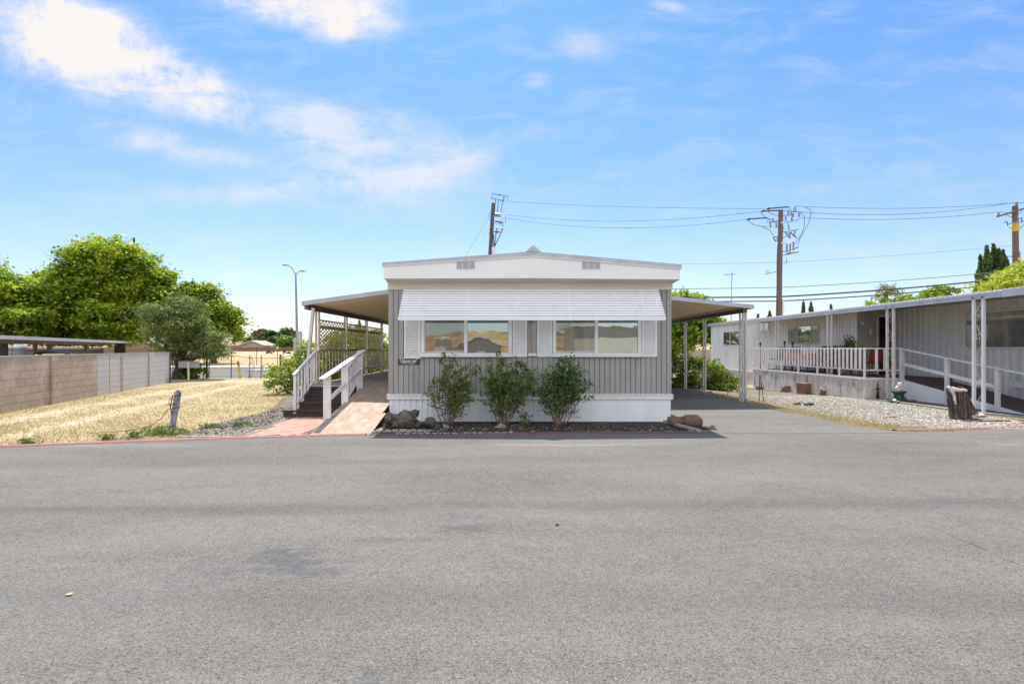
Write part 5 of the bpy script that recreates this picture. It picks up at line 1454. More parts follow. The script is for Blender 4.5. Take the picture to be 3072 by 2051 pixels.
# ================================================================ trees
def px_blob(px, py, Y, rw, rh, rd=None):
    x, y, z = A(px, py, Y); s = Y / 1600; return (x, y, z, rw * s, (rd or rw) * s, rh * s)
Y = 50
tree('big leafy green tree with the tallest crown, behind the block wall and carport', (A(360, 1043, Y)[0], Y, 0),
     [px_blob(330, 830, Y, 105, 100), px_blob(410, 800, Y, 62, 62), px_blob(240, 850, Y, 70, 60), px_blob(225, 900, Y, 95, 80), px_blob(430, 880, Y, 75, 95), px_blob(150, 905, Y - 2, 75, 60), px_blob(300, 765, Y, 65, 50), px_blob(375, 790, Y - 1, 55, 50), px_blob(480, 930, Y, 60, 80), px_blob(110, 960, Y + 1, 80, 55),
      px_blob(250, 970, Y + 1, 105, 45), px_blob(100, 860, Y, 35, 22), px_blob(150, 830, Y + 1, 30, 16), px_blob(350, 950, Y - 2, 75, 55), px_blob(470, 850, Y, 40, 40), px_blob(410, 990, Y, 80, 30), px_blob(110, 885, Y, 60, 50), px_blob(300, 1012, Y + 2, 120, 24), px_blob(150, 1008, Y + 2, 100, 24)],
     106000, .27, 'leaf_maple', trunk_r=.5, clump=.95, seed=2, nl=16, per=90, sub_=6, zmin=1.7, up=.9)
tree('bright green tree at the far left edge of the photo behind the carport', (A(10, 1043, 46)[0], 46, 0),
     [px_blob(20, 905, 46, 80, 60), px_blob(-60, 860, 46, 80, 90), px_blob(60, 960, 46, 80, 50), px_blob(35, 840, 46, 38, 20), px_blob(-20, 960, 46, 90, 55)], 26000, .25, 'leaf_maple', trunk_r=.4, clump=.85, seed=4, zmin=2.3, per=90, sub_=6, up=.9)
tree('darker leafy tree rising right of the olive tree', (A(640, 1043, 50)[0], 50, 0),
     [px_blob(600, 885, 50, 48, 42), px_blob(655, 940, 50, 50, 60), px_blob(565, 940, 50, 60, 60), px_blob(690, 975, 50, 30, 48), px_blob(620, 1000, 50, 70, 42), px_blob(640, 870, 50, 22, 22), px_blob(545, 905, 50, 45, 55)], 26000, .26, 'leaf_maple_dark', trunk_r=.3, clump=.85, seed=6, zmin=1.4, per=90, sub_=5, up=.9)
tree('grey-green olive tree with low hanging crown at the end of the block wall', (A(530, 1043, 27.2)[0], 27.2, 0),
     [px_blob(535, 965, 27, 78, 72), px_blob(495, 1000, 27, 58, 60), px_blob(585, 1010, 27, 72, 62), px_blob(635, 1035, 27, 42, 38), px_blob(550, 925, 27, 52, 42), px_blob(565, 1060, 27.3, 72, 28), px_blob(500, 1050, 27.3, 36, 38), px_blob(660, 1060, 27, 22, 18)],
     32000, .13, 'leaf_olive', trunk_r=.3, clump=.42, seed=8, per=80, up=.9, sub_=4, fork=.2, aspect=3.2, zmin=.7, lean=(.2, 0))
bush('dark bush in the shade under the olive tree beside the blank board', (A(595, 1043, 27.6)[0], 27.6, 0), [px_blob(590, 1115, 27.6, 28, 22), px_blob(560, 1120, 27.6, 30, 18)], 1500, .12, 'leaf_maple_dark', seed=9)
# bird on the treetop
bx, by, bz = A(402, 722, 50); t = thing('bird', (bx, by, bz), 'small dark bird perched on a twig above the tallest treetop', 'bird')
b = MB(); b.ball((bx, by, bz + .02), .14, 10, (.7, .8, 1.25)); b.ball((bx, by - .03, bz + .23), .085, 10); b.prism([(bx - .03, bz - .1), (bx + .03, bz - .1), (bx + .045, bz - .36), (bx - .02, bz - .36)], 'y', by + .02, by + .05); b.tube([(bx, by - .1, bz + .23), (bx, by - .17, bz + .22)], [.02, .004], 5)
b.build('body', 'black_thing', t, smooth=True)
b = MB(); b.tube([(bx - .25, by, bz - .8), (bx - .08, by, bz - .4), (bx, by, bz - .12)], [.04, .025, .015], 5); b.build('perch_twig', 'bark', None, label='bare twig under the perched bird at the treetop', cat='twig', origin=(bx, by, bz - .8))

# hedge right of the carport posts, hedge behind the lattice, bush by the stairs
bush('thick green hedge behind the carport posts at the end of the driveway', (5.9, 22, -.1), [(4.9, 22.5, .65, 1.2, .7, .75), (6.6, 21.6, .7, 1.0, .7, .85), (7.7, 21.4, .5, .9, .7, .7), (8.3, 21.0, .2, .7, .6, .45), (3.9, 22.8, .6, .9, .7, .8)], 15000, .1, 'leaf_hedge', seed=20, stems=40, clump=.24)
bush('bright rounded bush left of the stairs, touching the deck', (-7.5, 18.6, 0), [(-7.9, 18.4, .62, .55, .55, .6), (-7.2, 18.8, .95, .75, .7, .85), (-6.7, 18.6, .6, .7, .7, .7), (-6.4, 19.5, 1.2, .7, .8, .95)], 11000, .09, 'leaf_hedge_bright', seed=21, stems=30, clump=.22)
bush('row of mixed shrubs showing through the white lattice, nearest the stairs', (-6.4, 22, 0), [(-6.3, 21.5, .9, .8, 1.2, 1.0), (-6.5, 23.2, 1.2, .9, 1.3, 1.2), (-6.2, 25, 1.1, .9, 1.2, 1.1)], 9000, .11, 'leaf_hedge', seed=22, stems=26, clump=.28)
bush('tall shrub at the far end of the deck behind the lattice', (-6.5, 28, 0), [(-7.6, 27.5, 1.4, 1.3, 1.4, 1.3), (-5.8, 28.5, 1.3, 1.2, 1.4, 1.3), (-8.8, 29, 1.6, 1.0, 1.2, 1.1)], 8000, .14, 'leaf_hedge_bright', seed=23, stems=26, clump=.35)
# trees beyond the carport
tree('leafy green tree filling the view under the carport roof', (6.2, 38, -.3), [px_blob(2070, 985, 38, 75, 50), px_blob(2035, 1020, 38, 45, 45), px_blob(2110, 970, 38, 55, 55), px_blob(2050, 920, 38, 55, 50), px_blob(1990, 960, 38, 70, 70), px_blob(2140, 990, 38, 24, 40)], 15000, .24, 'leaf_maple', trunk_r=.22, clump=.6, seed=30, zmin=.9)
b = MB(); b.box(9, 40, 46, 46.2, -.4, 1.45); b.build('garden_wall', 'concrete', None, label='low plain grey wall behind the hedge, seen under the carport', cat='wall', origin=(9, 46, -.4))

# right side: cypress cluster, lime bush, palm, treetops over the neighbour's roof
def spire(label, base, h, r, n, leaf, mat, seed, tips=1, group=None):
    rng = np.random.default_rng(seed); t = thing('cypress', base, label, 'tree', group); P = []
    cen = []
    for k in range(tips):
        ox, oy = (0, 0) if tips == 1 else (rng.uniform(-1, 1) * r, rng.uniform(-.7, .7) * r)
        if k == 0: hh = h; ox = oy = 0
        else: hh = h * rng.uniform(.72, .97) * (1 - .12 * abs(ox) / r)
        cen.append((ox, oy, hh))
    for (ox, oy, hh) in cen:
        m = n // tips; u_ = rng.random(m) ** .8; rad = r * (.52 if tips > 1 else 1) * np.minimum(1, ((1 - u_) * 2.4) ** .8) * (.72 + .28 * np.sin(u_ * 26 + ox * 5 + rng.random() * 6)) * (.55 + .5 * rng.random(m))
        a = rng.random(m) * 6.283; P.append(np.stack([base[0] + ox + rad * np.cos(a), base[1] + oy + rad * np.sin(a), base[2] + .3 + u_ * (hh - .3)], 1))
    b = MB(); b.tube([base, (base[0], base[1], base[2] + h * .7)], [.05 * r + .06, .02], 7); b.build('trunk', 'bark', t)
    PP = np.concatenate(P); D = np.zeros_like(PP); D[:, 2] = 1
    leaf_mesh('crown', PP, leaf, mat, t, seed, 0, 2.2, dirs=D)
t = thing('cypress', (A(2975, 1043, 45)[0], 45, -.3), 'dark many-tipped cypress cluster left of the right-hand utility pole', 'tree'); rng = np.random.default_rng(40); Pc = []
for px, py, rw, m in ((2938, 768, 15, 4200), (2958, 740, 17, 5200), (2978, 734, 18, 5200), (2993, 748, 17, 4200), (3006, 752, 18, 4200), (3018, 780, 18, 3200), (2950, 800, 24, 4200), (3004, 810, 30, 5200), (2934, 840, 14, 2600)):
    X_, Y_, Z_ = A(px, py, 45 + rng.uniform(-.6, .6)); r_ = rw * 45 / 1600; uu = rng.random(m) ** .75
    rad = r_ * np.minimum(1, ((1 - uu) * (Z_) / 2.2) ** .8) * (.75 + .25 * np.sin(uu * 34 + rng.random() * 6)) * (.35 + .75 * rng.random(m)); an = rng.random(m) * 6.283
    Pc.append(np.stack([X_ + rad * np.cos(an) + .12 * np.sin(uu * 9), Y_ + rad * np.sin(an), .2 + uu * (Z_ - .2)], 1))
b = MB(); b.tube([(A(2975, 1043, 45)[0], 45, -.3), (A(2975, 1043, 45)[0], 45, 7)], [.25, .05], 7); b.build('trunk', 'bark', t)
Pc = np.concatenate(Pc); Dc = np.zeros_like(Pc); Dc[:, 2] = 1; leaf_mesh('crown', Pc, .3, 'leaf_cypress', t, 40, 0, 2.0, dirs=Dc)
tree('lime yellow-green tree crown above the neighbour\'s roof at the right edge', (A(3060, 1043, 30)[0], 30, -.3), [px_blob(3010, 850, 30, 48, 32), px_blob(3080, 830, 30, 75, 45), px_blob(3150, 830, 30, 80, 60), px_blob(2970, 870, 30, 40, 20), px_blob(3060, 880, 30, 90, 40)], 13000, .2, 'leaf_lime', trunk_r=.2, clump=.5, seed=41, aspect=2.6)
for i, (px, py, lb) in enumerate(((2410, 905, 'thin dark cypress spire, left one of the close pair above the neighbour\'s roof'), (2433, 907, 'thin dark cypress spire, right one of the close pair above the neighbour\'s roof'), (2493, 914, 'tiny cypress tip right of the close pair of spires'), (2309, 934, 'small cypress tip left of the utility pole base'), (2274, 944, 'faint tiny cypress tip, leftmost above the far end of the neighbour\'s roof'), (1078, 963, 'distant cypress spire rising above the shrubs behind the lattice'))):
    Yc = 120 if px > 2000 else 60; x, y, z = A(px, py, Yc); spire(lb, (x, y, 0), z, 1.1 if px > 2000 else .5, 1500, .6 if px > 2000 else .3, 'leaf_cypress', 50 + i, 1, 'distant cypress spires')
def palm(label, base, h, R_, seed):
    t = thing('palm_tree', base, label, 'tree'); rr = random.Random(seed); b = MB(); b.tube([base, (base[0] + .1, base[1], base[2] + h)], [.22, .17], 9); b.build('trunk', 'bark', t)
    b = MB(); top = Vector((base[0] + .1, base[1], base[2] + h))
    for i in range(34):
        a = rr.uniform(0, 6.28); el = rr.uniform(-1.0, 1.2); L = R_ * rr.uniform(.75, 1.0)
        d = Vector((math.cos(a) * math.cos(el), math.sin(a) * math.cos(el), math.sin(el))); pts = []
        for k in range(6): u_ = k / 5; pts.append(top + d * L * u_ * .75 + Vector((.25 * u_, 0, -u_ * u_ * L * .3)))
        for k in range(5): b.bar(pts[k], pts[k + 1], .03, .015)
        side = d.cross(Vector((0, 0, 1))).normalized()
        for s in range(-7, 8):
            e = pts[3]; dd = (d * math.cos(s * .16) + side * math.sin(s * .16)).normalized(); f = e + dd * L * .42 + Vector((0, 0, -L * .12 * abs(s) / 4)); g = f + Vector((rr.uniform(-.05, .1), 0, -L * .12))
            n_ = side * .035; b.quad(e - n_, e + n_, f + n_); b.quad(f - n_, f + n_, g)
    b.build('crown', 'leaf_palm', t)
x, y, z = A(2655, 880, 50); palm('shaggy fan palm crown above the middle of the neighbour\'s roof', (x, 50, -.3), z + .3, 1.75, 5)
tree('low yellow-green treetop between the palm and the cypress cluster', (A(2790, 1043, 48)[0], 48, -.3), [px_blob(2790, 885, 48, 34, 24), px_blob(2840, 880, 48, 38, 22), px_blob(2745, 895, 48, 30, 14), px_blob(2800, 910, 48, 70, 25)], 5000, .24, 'leaf_maple', trunk_r=.15, clump=.45, seed=60)
tree('sliver of yellow-green treetop at the foot of the fan palm', (A(2650, 1043, 44)[0], 44, -.3), [px_blob(2690, 905, 44, 34, 14), px_blob(2640, 915, 44, 40, 14)], 2000, .24, 'leaf_maple', trunk_r=.12, clump=.4, seed=61)

# far left: houses, fence and trees beyond the street field
for i, (px, py, rw, rh, mat, lb) in enumerate(((775, 1022, 34, 26, 'leaf_far_green', 'dark green tree left of the reddish tree beyond the far houses'), (790, 1016, 28, 24, 'leaf_far_red', 'brownish-red tree behind the gabled house across the field'), (817, 1018, 26, 24, 'leaf_far_green', 'round dark tree right of the reddish tree'),
      (862, 1012, 24, 22, 'leaf_far_green', 'dark tree just left of the street lamp pole in the distance'), (826, 1030, 18, 16, 'leaf_far_green', 'low green tree behind the wooden fence across the field'), (861, 1030, 22, 18, 'leaf_far_bright', 'bright lime-green round tree behind the wooden fence across the field'), (735, 1028, 30, 16, 'leaf_far_green', 'low green trees emerging from behind the near tree, beyond the gabled house'))):
    Yt = 250 - i * 6 if mat != 'leaf_far_bright' else 205
    x, y, z = A(px, py, Yt); s = Yt / 1600
    tree(lb, (x, Yt, 0), [(x, y, z, rw * s, rw * s, rh * s), (x - rw * s * .5, y, z - rh * s * .4, rw * s * .7, rw * s * .6, rh * s * .8), (x + rw * s * .5, y, z - rh * s * .4, rw * s * .7, rw * s * .6, rh * s * .8)], 3200, 1.1, mat, trunk_r=.4, clump=1.8, seed=70 + i, nl=4, group='distant trees across the field')
def house(label, cx, cy, w, d, h, rh, roof, front_gable=True, z=0):
    t = thing('house', (cx, cy, z), label, 'house')
    b = MB(); b.box(cx - w / 2, cx + w / 2, cy, cy + d, z, z + h)
    if front_gable: b.prism([(cx - w / 2, z + h), (cx + w / 2, z + h), (cx, z + h + rh)], 'y', cy + .01, cy + d)
    b.build('wall', 'house_wall', t)
    b = MB(); o = .8
    if front_gable:
        b.prism([(cx - w / 2 - o, z + h - .35), (cx, z + h + rh + .05), (cx, z + h + rh + .4), (cx - w / 2 - o, z + h)], 'y', cy - o, cy + d + o)
        b.prism([(cx + w / 2 + o, z + h - .35), (cx + w / 2 + o, z + h), (cx, z + h + rh + .4), (cx, z + h + rh + .05)], 'y', cy - o, cy + d + o)
    else: b.prism([(cy - o, z + h - .1), (cy + d + o, z + h - .1), (cy + d / 2, z + h + rh)], 'x', cx - w / 2 - o, cx + w / 2 + o)
    b.build('roof', roof, t)
    b = MB(); b.box(cx - w * .2, cx - w * .05, cy - .05, cy - .002, z + h * .35, z + h * .8); b.build('window', 'side_glass', t)
    return t
house('gabled tan house with brown tiled roof behind the wooden fence across the field', A(756, 1043, 205)[0], 205, 8.5, 10, 2.6, 1.5, 'roof_tan')
house('low house with pinkish roof left of the gabled house, beyond the field', A(718, 1043, 207)[0], 207, 12, 10, 2.6, 1.7, 'roof_pink', False)
t = thing('wooden_fence', (-100, 198, 0), 'long brown board fence across the dry field in the distance', 'fence')
b = MB(); xa, xb = A(640, 1043, 198)[0], A(905, 1043, 198)[0]; x = xa
rr = random.Random(2)
while x < xb: b.box(x, x + .55, 198, 198.06, 0, 1.75 + rr.uniform(-.07, .07)); x += .6
b.build('boards', 'wood_fence', t)
b = MB(); b.box(xa, xb, 198.06, 198.14, .4, .5); b.box(xa, xb, 198.06, 198.14, 1.3, 1.4); b.build('rails', 'wood_fence', t)
for px, py, lb in ((810, 1059, 'small green shrub in the dry field in front of the board fence, left one'), (858, 1056, 'small olive shrub in the dry field near the board fence, right one'), (700, 1058, 'reddish low shrub at the left of the dry field across the street')):
    x, y, z = A(px, py, 120); bush(lb, (x, 120, .2), [(x, 120, .5, .9, .6, .35)], 250, .3, 'leaf_far_green' if '700' not in str(px) else 'leaf_far_red', seed=px, stems=5)

# carport long roof on the far left, houses and iron fence behind the wall
lc = thing('carport', (-22.3, 23.2, 0), 'long flat brown carport roof behind the block wall at far left', 'carport')
c0, c1 = Vector((-16.7, 11.2)), Vector((-33.0, 46.3)); cd = (c1 - c0).normalized(); cn = Vector((-cd.y, cd.x))
def cpoly(off0, off1, s0, s1): return [tuple(c0 + cd * s0 + cn * off0), tuple(c0 + cd * s1 + cn * off0), tuple(c0 + cd * s1 + cn * off1), tuple(c0 + cd * s0 + cn * off1)]
CL = (c1 - c0).length
b = MB(); b.prism(cpoly(0, .03, 0, CL), 'z', 1.98, 2.15); b.prism(cpoly(.03, 4.6, CL - .03, CL), 'z', 1.98, 2.14); b.build('fascia', 'carport_fascia', lc)
b = MB(); b.prism(cpoly(.03, 4.6, .0, CL - .04), 'z', 2.07, 2.13); b.build('roof_panel', 'carport_brown', lc)
b = MB(); b.prism(cpoly(.55, .7, 0, CL - 8), 'z', 1.82, 2.069); b.prism(cpoly(3.8, 3.95, 0, CL - 8), 'z', 1.84, 2.069); b.build('beam', 'carport_brown', lc)
for s in (7, 14.5, 22, 29):
    p = c0 + cd * s + cn * .8; b = MB(); b.box(p.x - .09, p.x + .09, p.y - .09, p.y + .09, 0, 2.068); b.build('post', 'carport_brown', lc)
    p = c0 + cd * s + cn * 3.6; b = MB(); b.box(p.x - .09, p.x + .09, p.y - .09, p.y + .09, 0, 2.068); b.build('post', 'carport_brown', lc)
# black car under it: only its roof shows over the wall
cx, cy = A(150, 1043, 26)[0], 27.0; t = thing('parked_car', (cx, cy, 0), 'black car under the long carport, only its curved roof showing over the block wall', 'car')
prof = [(-2.2, .35), (-2.25, .75), (-1.5, .95), (-.9, 1.36), (-.3, 1.47), (.6, 1.46), (1.3, 1.3), (1.9, 1.0), (2.2, .95), (2.25, .4)]
b = MB(); b.prism([(cx + x, z) for x, z in prof], 'y', cy - .85, cy + .85); b.build('body', 'car_black', t, bevel=.08)
b = MB(); b.prism([(cx - 1.2, .98), (cx - .8, 1.3), (cx + .9, 1.33), (cx + 1.5, 1.0)], 'y', cy - .86, cy + .86); b.build('window', 'side_glass', t)
for sx_ in (-1.4, 1.4):
    for sy in (-.8, .8):
        b = MB(); b.tube([(cx + sx_, cy + sy - .1, .33), (cx + sx_, cy + sy + .1, .33)], .33, 18); w_ = b.build('wheel', 'black_thing', t)
        b = MB(); b.tube([(cx + sx_, cy + sy - .11, .33), (cx + sx_, cy + sy + .11, .33)], .19, 14); b.build('rim', 'steel_grey', w_)
t = thing('iron_fence', (-35, 40, 0), 'black iron picket fence behind the carport at far left', 'fence')
f0, f1 = Vector((-33.0, 33.0)), Vector((-37.5, 49)); b = MB(); n_ = 150
for i in range(n_):
    p = f0.lerp(f1, i / n_); b.box(p.x - .012, p.x + .012, p.y - .012, p.y + .012, 0, 1.62)
b.build('pickets', 'black_thing', t)['kind'] = 'stuff'
b = MB()
for z in (.2, 1.45): b.bar((*f0, z), (*f1, z), .03, .03)
b.build('rail', 'black_thing', t)
house('low house with pale pink roof seen under the carport roof at far left', A(120, 1043, 62)[0], 62, 13, 8, 1.5, .9, 'roof_pink', False)
house('small house with orange-pink roof seen through the trees right of the carport posts', A(262, 1043, 75)[0], 75, 9, 8, 1.6, .9, 'roof_pink', False)
t = thing('utility_box', (A(60, 1043, 40)[0], 40, 0), 'white round-topped enclosure seen under the carport at far left', 'utility box')
x = A(60, 1043, 40)[0]; b = MB(); b.lathe((x, 40, 0), [(.4, 0), (.4, 1.7), (.34, 1.95), (.2, 2.02)], 14); b.build('body', 'white_paint', t, smooth=True)
b = MB(); b.box(x - .5, x - .3, 39.6, 39.7, .3, 1.8); b.build('door_panel', 'white_paint', t)

# ================================================================ street lamp, utility poles, aerial, wires
t = thing('street_lamp', (A(893, 1043, 53)[0], 53, 0), 'tall grey street lamp with two arms left of the porch roof', 'street lamp')
x0 = A(893, 1043, 53)[0]; xt = A(887, 1043, 53)[0]; b = MB(); b.tube([(x0, 53, 0), (xt, 53, 9.0)], [.15, .08], 10); b.build('pole', 'steel_grey', t)
def arm(P): b = MB(); b.tube(P, .045, 6); b.build('arm', 'steel_grey', t)
S2 = lambda x, y: Vector(A(700 + x / 2.8, 780 + y / 2.8, 53))
arm([S2(522, 125), S2(510, 98), S2(490, 65), S2(465, 48), S2(450, 44)]); arm([S2(522, 125), S2(535, 110), S2(555, 96), S2(575, 92)])
for p, s in ((S2(437, 42), -1), (S2(587, 92), 1)):
    b = MB(); b.ball(p, .3, 12, (1, .5, .32)); b.build('lamp_head', 'steel_grey', t, smooth=True)
    b = MB(); b.ball(p - Vector((0, 0, .06)), .2, 10, (1, .5, .3)); b.build('lens', 'china_white', t, smooth=True)
t = thing('cabinet', (A(896, 1043, 50)[0], 50, 0), 'grey metal cabinet on a stand beside the street lamp pole', 'cabinet')
b = MB(); b.box(A(890, 1043, 50)[0], A(903, 1043, 50)[0], 50, 50.3, 1.65, A(0, 994, 50)[2]); b.build('box', 'sign_back', t)
b = MB(); b.box(A(894, 1043, 50)[0], A(899, 1043, 50)[0], 50.05, 50.2, 0, 1.65); b.build('stand', 'steel_grey', t)
b = MB(); x = A(883, 1043, 51)[0]; b.box(x - .09, x + .09, 51, 51.15, 0, A(0, 1012, 51)[2]); b.build('post', 'sign_back', None, label='short grey metal post left of the cabinet by the street lamp', cat='post', origin=(x, 51, 0))

def pole(label, px_top, py_top, px_low, Yp, r, mat, conduit=True):
    x, y, z = A(px_top, py_top, Yp); xl, _, zl = A(px_low[0], px_low[1], Yp); dxdz = (xl - x) / (zl - z); xb = x + dxdz * (0 - z)
    t = thing('utility_pole', (xb, Yp, 0), label, 'utility pole')
    b = MB(); b.tube([(xb, Yp, 0), (x, Yp, z)], [r * 1.15, r * .85], 12); b.build('pole', mat, t)
    if conduit:
        b = MB(); zc = z * conduit; b.bar((xb + r * 1.25, Yp - .1, 0), (xb + (x - xb) * conduit + r * 1.25, Yp - .1, zc), .11, .11, (0, 1, 0)); b.build('conduit', 'rail_white', t)
    return t, (x, Yp, z)
Y1, Y2, Y3 = 44, 35, 38
c1_ = lambda x, y, o=0: Vector(A(1440 + x / 7.125, 560 + y / 7.127, Y1 - o))
t1, top1 = pole('wooden utility pole with cable riser behind the roof of the grey home', 1480, 610, (1471, 757), Y1, .18, 'pole_wood_dark', .0)
b = MB(); b.bar((c1_(298, 1400).x, Y1 - .25, 6), tuple(c1_(290, 1290, .25)), .28, .15, (0, 1, 0)); b.build('conduit', 'rail_white', t1)
b = MB()
for P in ([(280, 150), (390, 178), (480, 185), (580, 200)], [(230, 245), (290, 262), (350, 268), (450, 290), (520, 310)], [(340, 270), (325, 370), (310, 560)], [(400, 285), (370, 550)], [(505, 230), (480, 370), (440, 580)]):
    b.tube([c1_(*p) for p in P], .028, 5)
for P in ([(280, 150), (240, 190), (245, 245)], [(580, 200), (600, 230), (570, 310)], [(480, 200), (525, 230), (515, 300)], [(230, 540), (170, 600), (230, 640), (185, 680), (225, 725)], [(310, 790), (390, 810), (440, 770)], [(420, 780), (500, 850)], [(360, 890), (400, 915), (470, 915)], [(550, 640), (535, 770), (500, 775)], [(440, 720), (500, 720), (460, 660)], [(430, 700), (410, 740), (490, 800), (500, 850)]):
    b.tube([c1_(*p) for p in P], .018, 5)
b.build('jumper_wires', 'wire_dark', t1)
for P, r in (([(310, 590), (440, 585)], .1), ([(250, 620), (450, 640)], .06), ([(320, 735), (490, 770)], .07), ([(300, 960), (430, 970)], .07)):
    b = MB(); b.tube([c1_(*p, .1) for p in P], r, 6); b.build('crossarm', 'steel_grey' if P[0][1] < 700 else 'dark_metal', t1)
for P in ([(360, 890), (345, 1020)], [(490, 890), (445, 1000)], [(400, 165), (440, 190)], [(450, 290), (465, 300)]):
    b = MB(); p, q = c1_(*P[0], .1), c1_(*P[1], .1); b.tube([p.lerp(q, k / 6) for k in range(7)], [.05, .09, .05, .09, .05, .09, .05], 8); b.build('insulator', 'insulator', t1)
b = MB()
for P in ([(290, 1010), (295, 1290)], [(340, 1020), (305, 1290)], [(440, 1010), (305, 1290)]): b.tube([c1_(*p, .2) for p in P], .04, 6)
b.build('riser_cable', 'wire_dark', t1)
b = MB()
for p in ((212, 920), (208, 1000)): b.ball(c1_(*p), .07, 8)
b.build('bolt', 'dark_metal', t1)

c2_ = lambda x, y, o=0: Vector(A(2220 + x / 6.03, 600 + y / 6.03, Y2 - o))
t2, top2 = pole('tall brown utility pole crowded with insulators and cut-outs, behind the neighbour\'s roof', 2342.5, 630, (2341 - 3, 860), Y2, .17, 'pole_wood', .45)
def ins(p, q, rad=.07, parent=None):
    b = MB(); b.tube([p.lerp(q, k / 6) for k in range(7)], [rad * .5, rad, rad * .55, rad, rad * .55, rad, rad * .5], 8); b.build('insulator', 'insulator', parent)
for P in ([(770, 285), (960, 270)], [(880, 210), (1090, 215)], [(480, 400), (700, 400)], [(640, 390), (700, 350)], [(860, 260), (1000, 200)], [(770, 570), (920, 590)], [(920, 560), (1060, 530)], [(770, 690), (900, 600)], [(780, 935), (900, 930)], [(780, 1000), (1060, 940)]):
    b = MB(); b.bar(c2_(*P[0], .1), c2_(*P[1], .1), .06, .07, (0, 1, 0)); b.build('crossarm', 'steel_grey', t2)
for P, r in (([(550, 410), (550, 500)], .075), ([(658, 420), (658, 505)], .08), ([(595, 320), (600, 400)], .06), ([(1070, 225), (1068, 310)], .08), ([(950, 230), (955, 310)], .11), ([(935, 320), (940, 380)], .08), ([(1000, 110), (1000, 195)], .07), ([(870, 180), (870, 260)], .06), ([(820, 300), (835, 380)], .07), ([(600, 660), (660, 660)], .07), ([(680, 650), (670, 750)], .05), ([(995, 550), (985, 640)], .07), ([(905, 590), (900, 670)], .07), ([(848, 790), (848, 930)], .08), ([(908, 780), (908, 920)], .08), ([(966, 750), (966, 910)], .08)):
    ins(c2_(*P[0], .15), c2_(*P[1], .15), r, t2)
b = MB()
for P in ([(600, 680), (650, 750)], [(820, 590), (880, 670), (920, 690)], [(915, 580), (960, 640), (1030, 690)], [(990, 880), (1060, 850)]): b.tube([c2_(*p, .1) for p in P], .035, 5)
for P in ([(120, 360), (250, 450), (400, 475), (500, 485)], [(395, 490), (540, 545), (600, 640)], [(360, 215), (470, 330), (560, 370)], [(510, 210), (570, 255), (700, 288)], [(1180, 130), (1270, 170), (1290, 225), (1240, 430), (1080, 700), (1045, 820)], [(1090, 220), (1160, 290), (1165, 450), (1120, 600), (990, 810)], [(860, 390), (880, 470), (910, 560)], [(770, 460), (800, 540)], [(870, 450), (870, 570)], [(780, 790), (830, 760)], [(840, 1050), (840, 1140), (790, 1145)]):
    b.tube([c2_(*p) for p in P], .018, 5)
b.build('jumper_wires', 'wire_dark', t2)
b = MB(); 
for P in ([(500, 155), (880, 125)], [(400, 200), (710, 190)], [(145, 345), (490, 322)]):
    b.tube([c2_(*p) for p in P], .045, 6)
    b.ball(c2_(P[0][0] + 15, P[0][1]), .1, 8, (1.3, 1, .8))
b.build('strain_insulator', 'dark_metal', t2)
b = MB(); b.tube([c2_(690, 1285), c2_(460, 1340)], .03, 5)
for k in (480, 505, 525): b.tube([c2_(k, 1330), c2_(k - 4, 1260)], .012, 4)
b.build('aerial_arm', 'steel_grey', t2)
b = MB(); p, q = c2_(870, 960, .3), c2_(1030, 950, .3); b.bar(p, q, .5, .05, (0, 0, 1)); b.build('bracket_shelf', 'steel_grey', t2)
b = MB()
for zz in (425, 790): b.tube([c2_(705, zz, .0) + Vector((.17, 0, -.03)), c2_(705, zz) + Vector((.17, 0, .06))], .18, 10)
b.build('band', 'rail_white', t2)
b = MB(); b.tube([c2_(668, 1568), c2_(668, 1100), c2_(680, 830)], .02, 5); b.ball(c2_(700, 825), .08, 8); b.ball(c2_(688, 980), .08, 8); b.build('ground_wire', 'dark_metal', t2)

c3_ = lambda x, y, o=0: Vector(A(2940 + x / 5.227, 580 + y / 5.227, Y3 - o))
t3, top3 = pole('utility pole with sloping crossarm at the right edge of the photo', 3045, 618, (3047.5, 800), Y3, .2, 'pole_wood', .72)
for P, w in (([(270, 365), (690, 240)], .12), ([(440, 480), (690, 435)], .07), ([(400, 160), (690, 150)], .05)):
    b = MB(); p, q = c3_(*P[0], .2), c3_(*P[1], .2); q = q + (q - p) * .25; b.bar(p, q, w, w, (0, 1, 0)); b.build('crossarm', 'pole_wood' if w == .12 else 'steel_grey', t3)
b = MB(); b.tube([c3_(400, 335), c3_(530, 385)], .02, 5); b.tube([c3_(660, 270), c3_(540, 380)], .02, 5); b.tube([c3_(455, 540), c3_(540, 560), c3_(610, 560), c3_(690, 490)], .022, 5); b.tube([c3_(380, 460), c3_(420, 440), c3_(440, 510)], .035, 5); b.tube([c3_(600, 410), c3_(650, 380), c3_(660, 460)], .035, 5); b.tube([c3_(300, 292), c3_(400, 300), c3_(530, 330)], .015, 5); b.tube([c3_(400, 990), c3_(520, 990)], .03, 5)
b.build('brackets', 'dark_metal', t3)
ins(c3_(290, 290, .2), c3_(292, 350, .2), .09, t3); ins(c3_(575, 130, .2), c3_(575, 190, .2), .1, t3)
b = MB(); b.tube([c3_(556, 470) + Vector((0, 0, 0)), c3_(558, 600)], .21, 12); b.build('band', 'yellow_paint', t3)

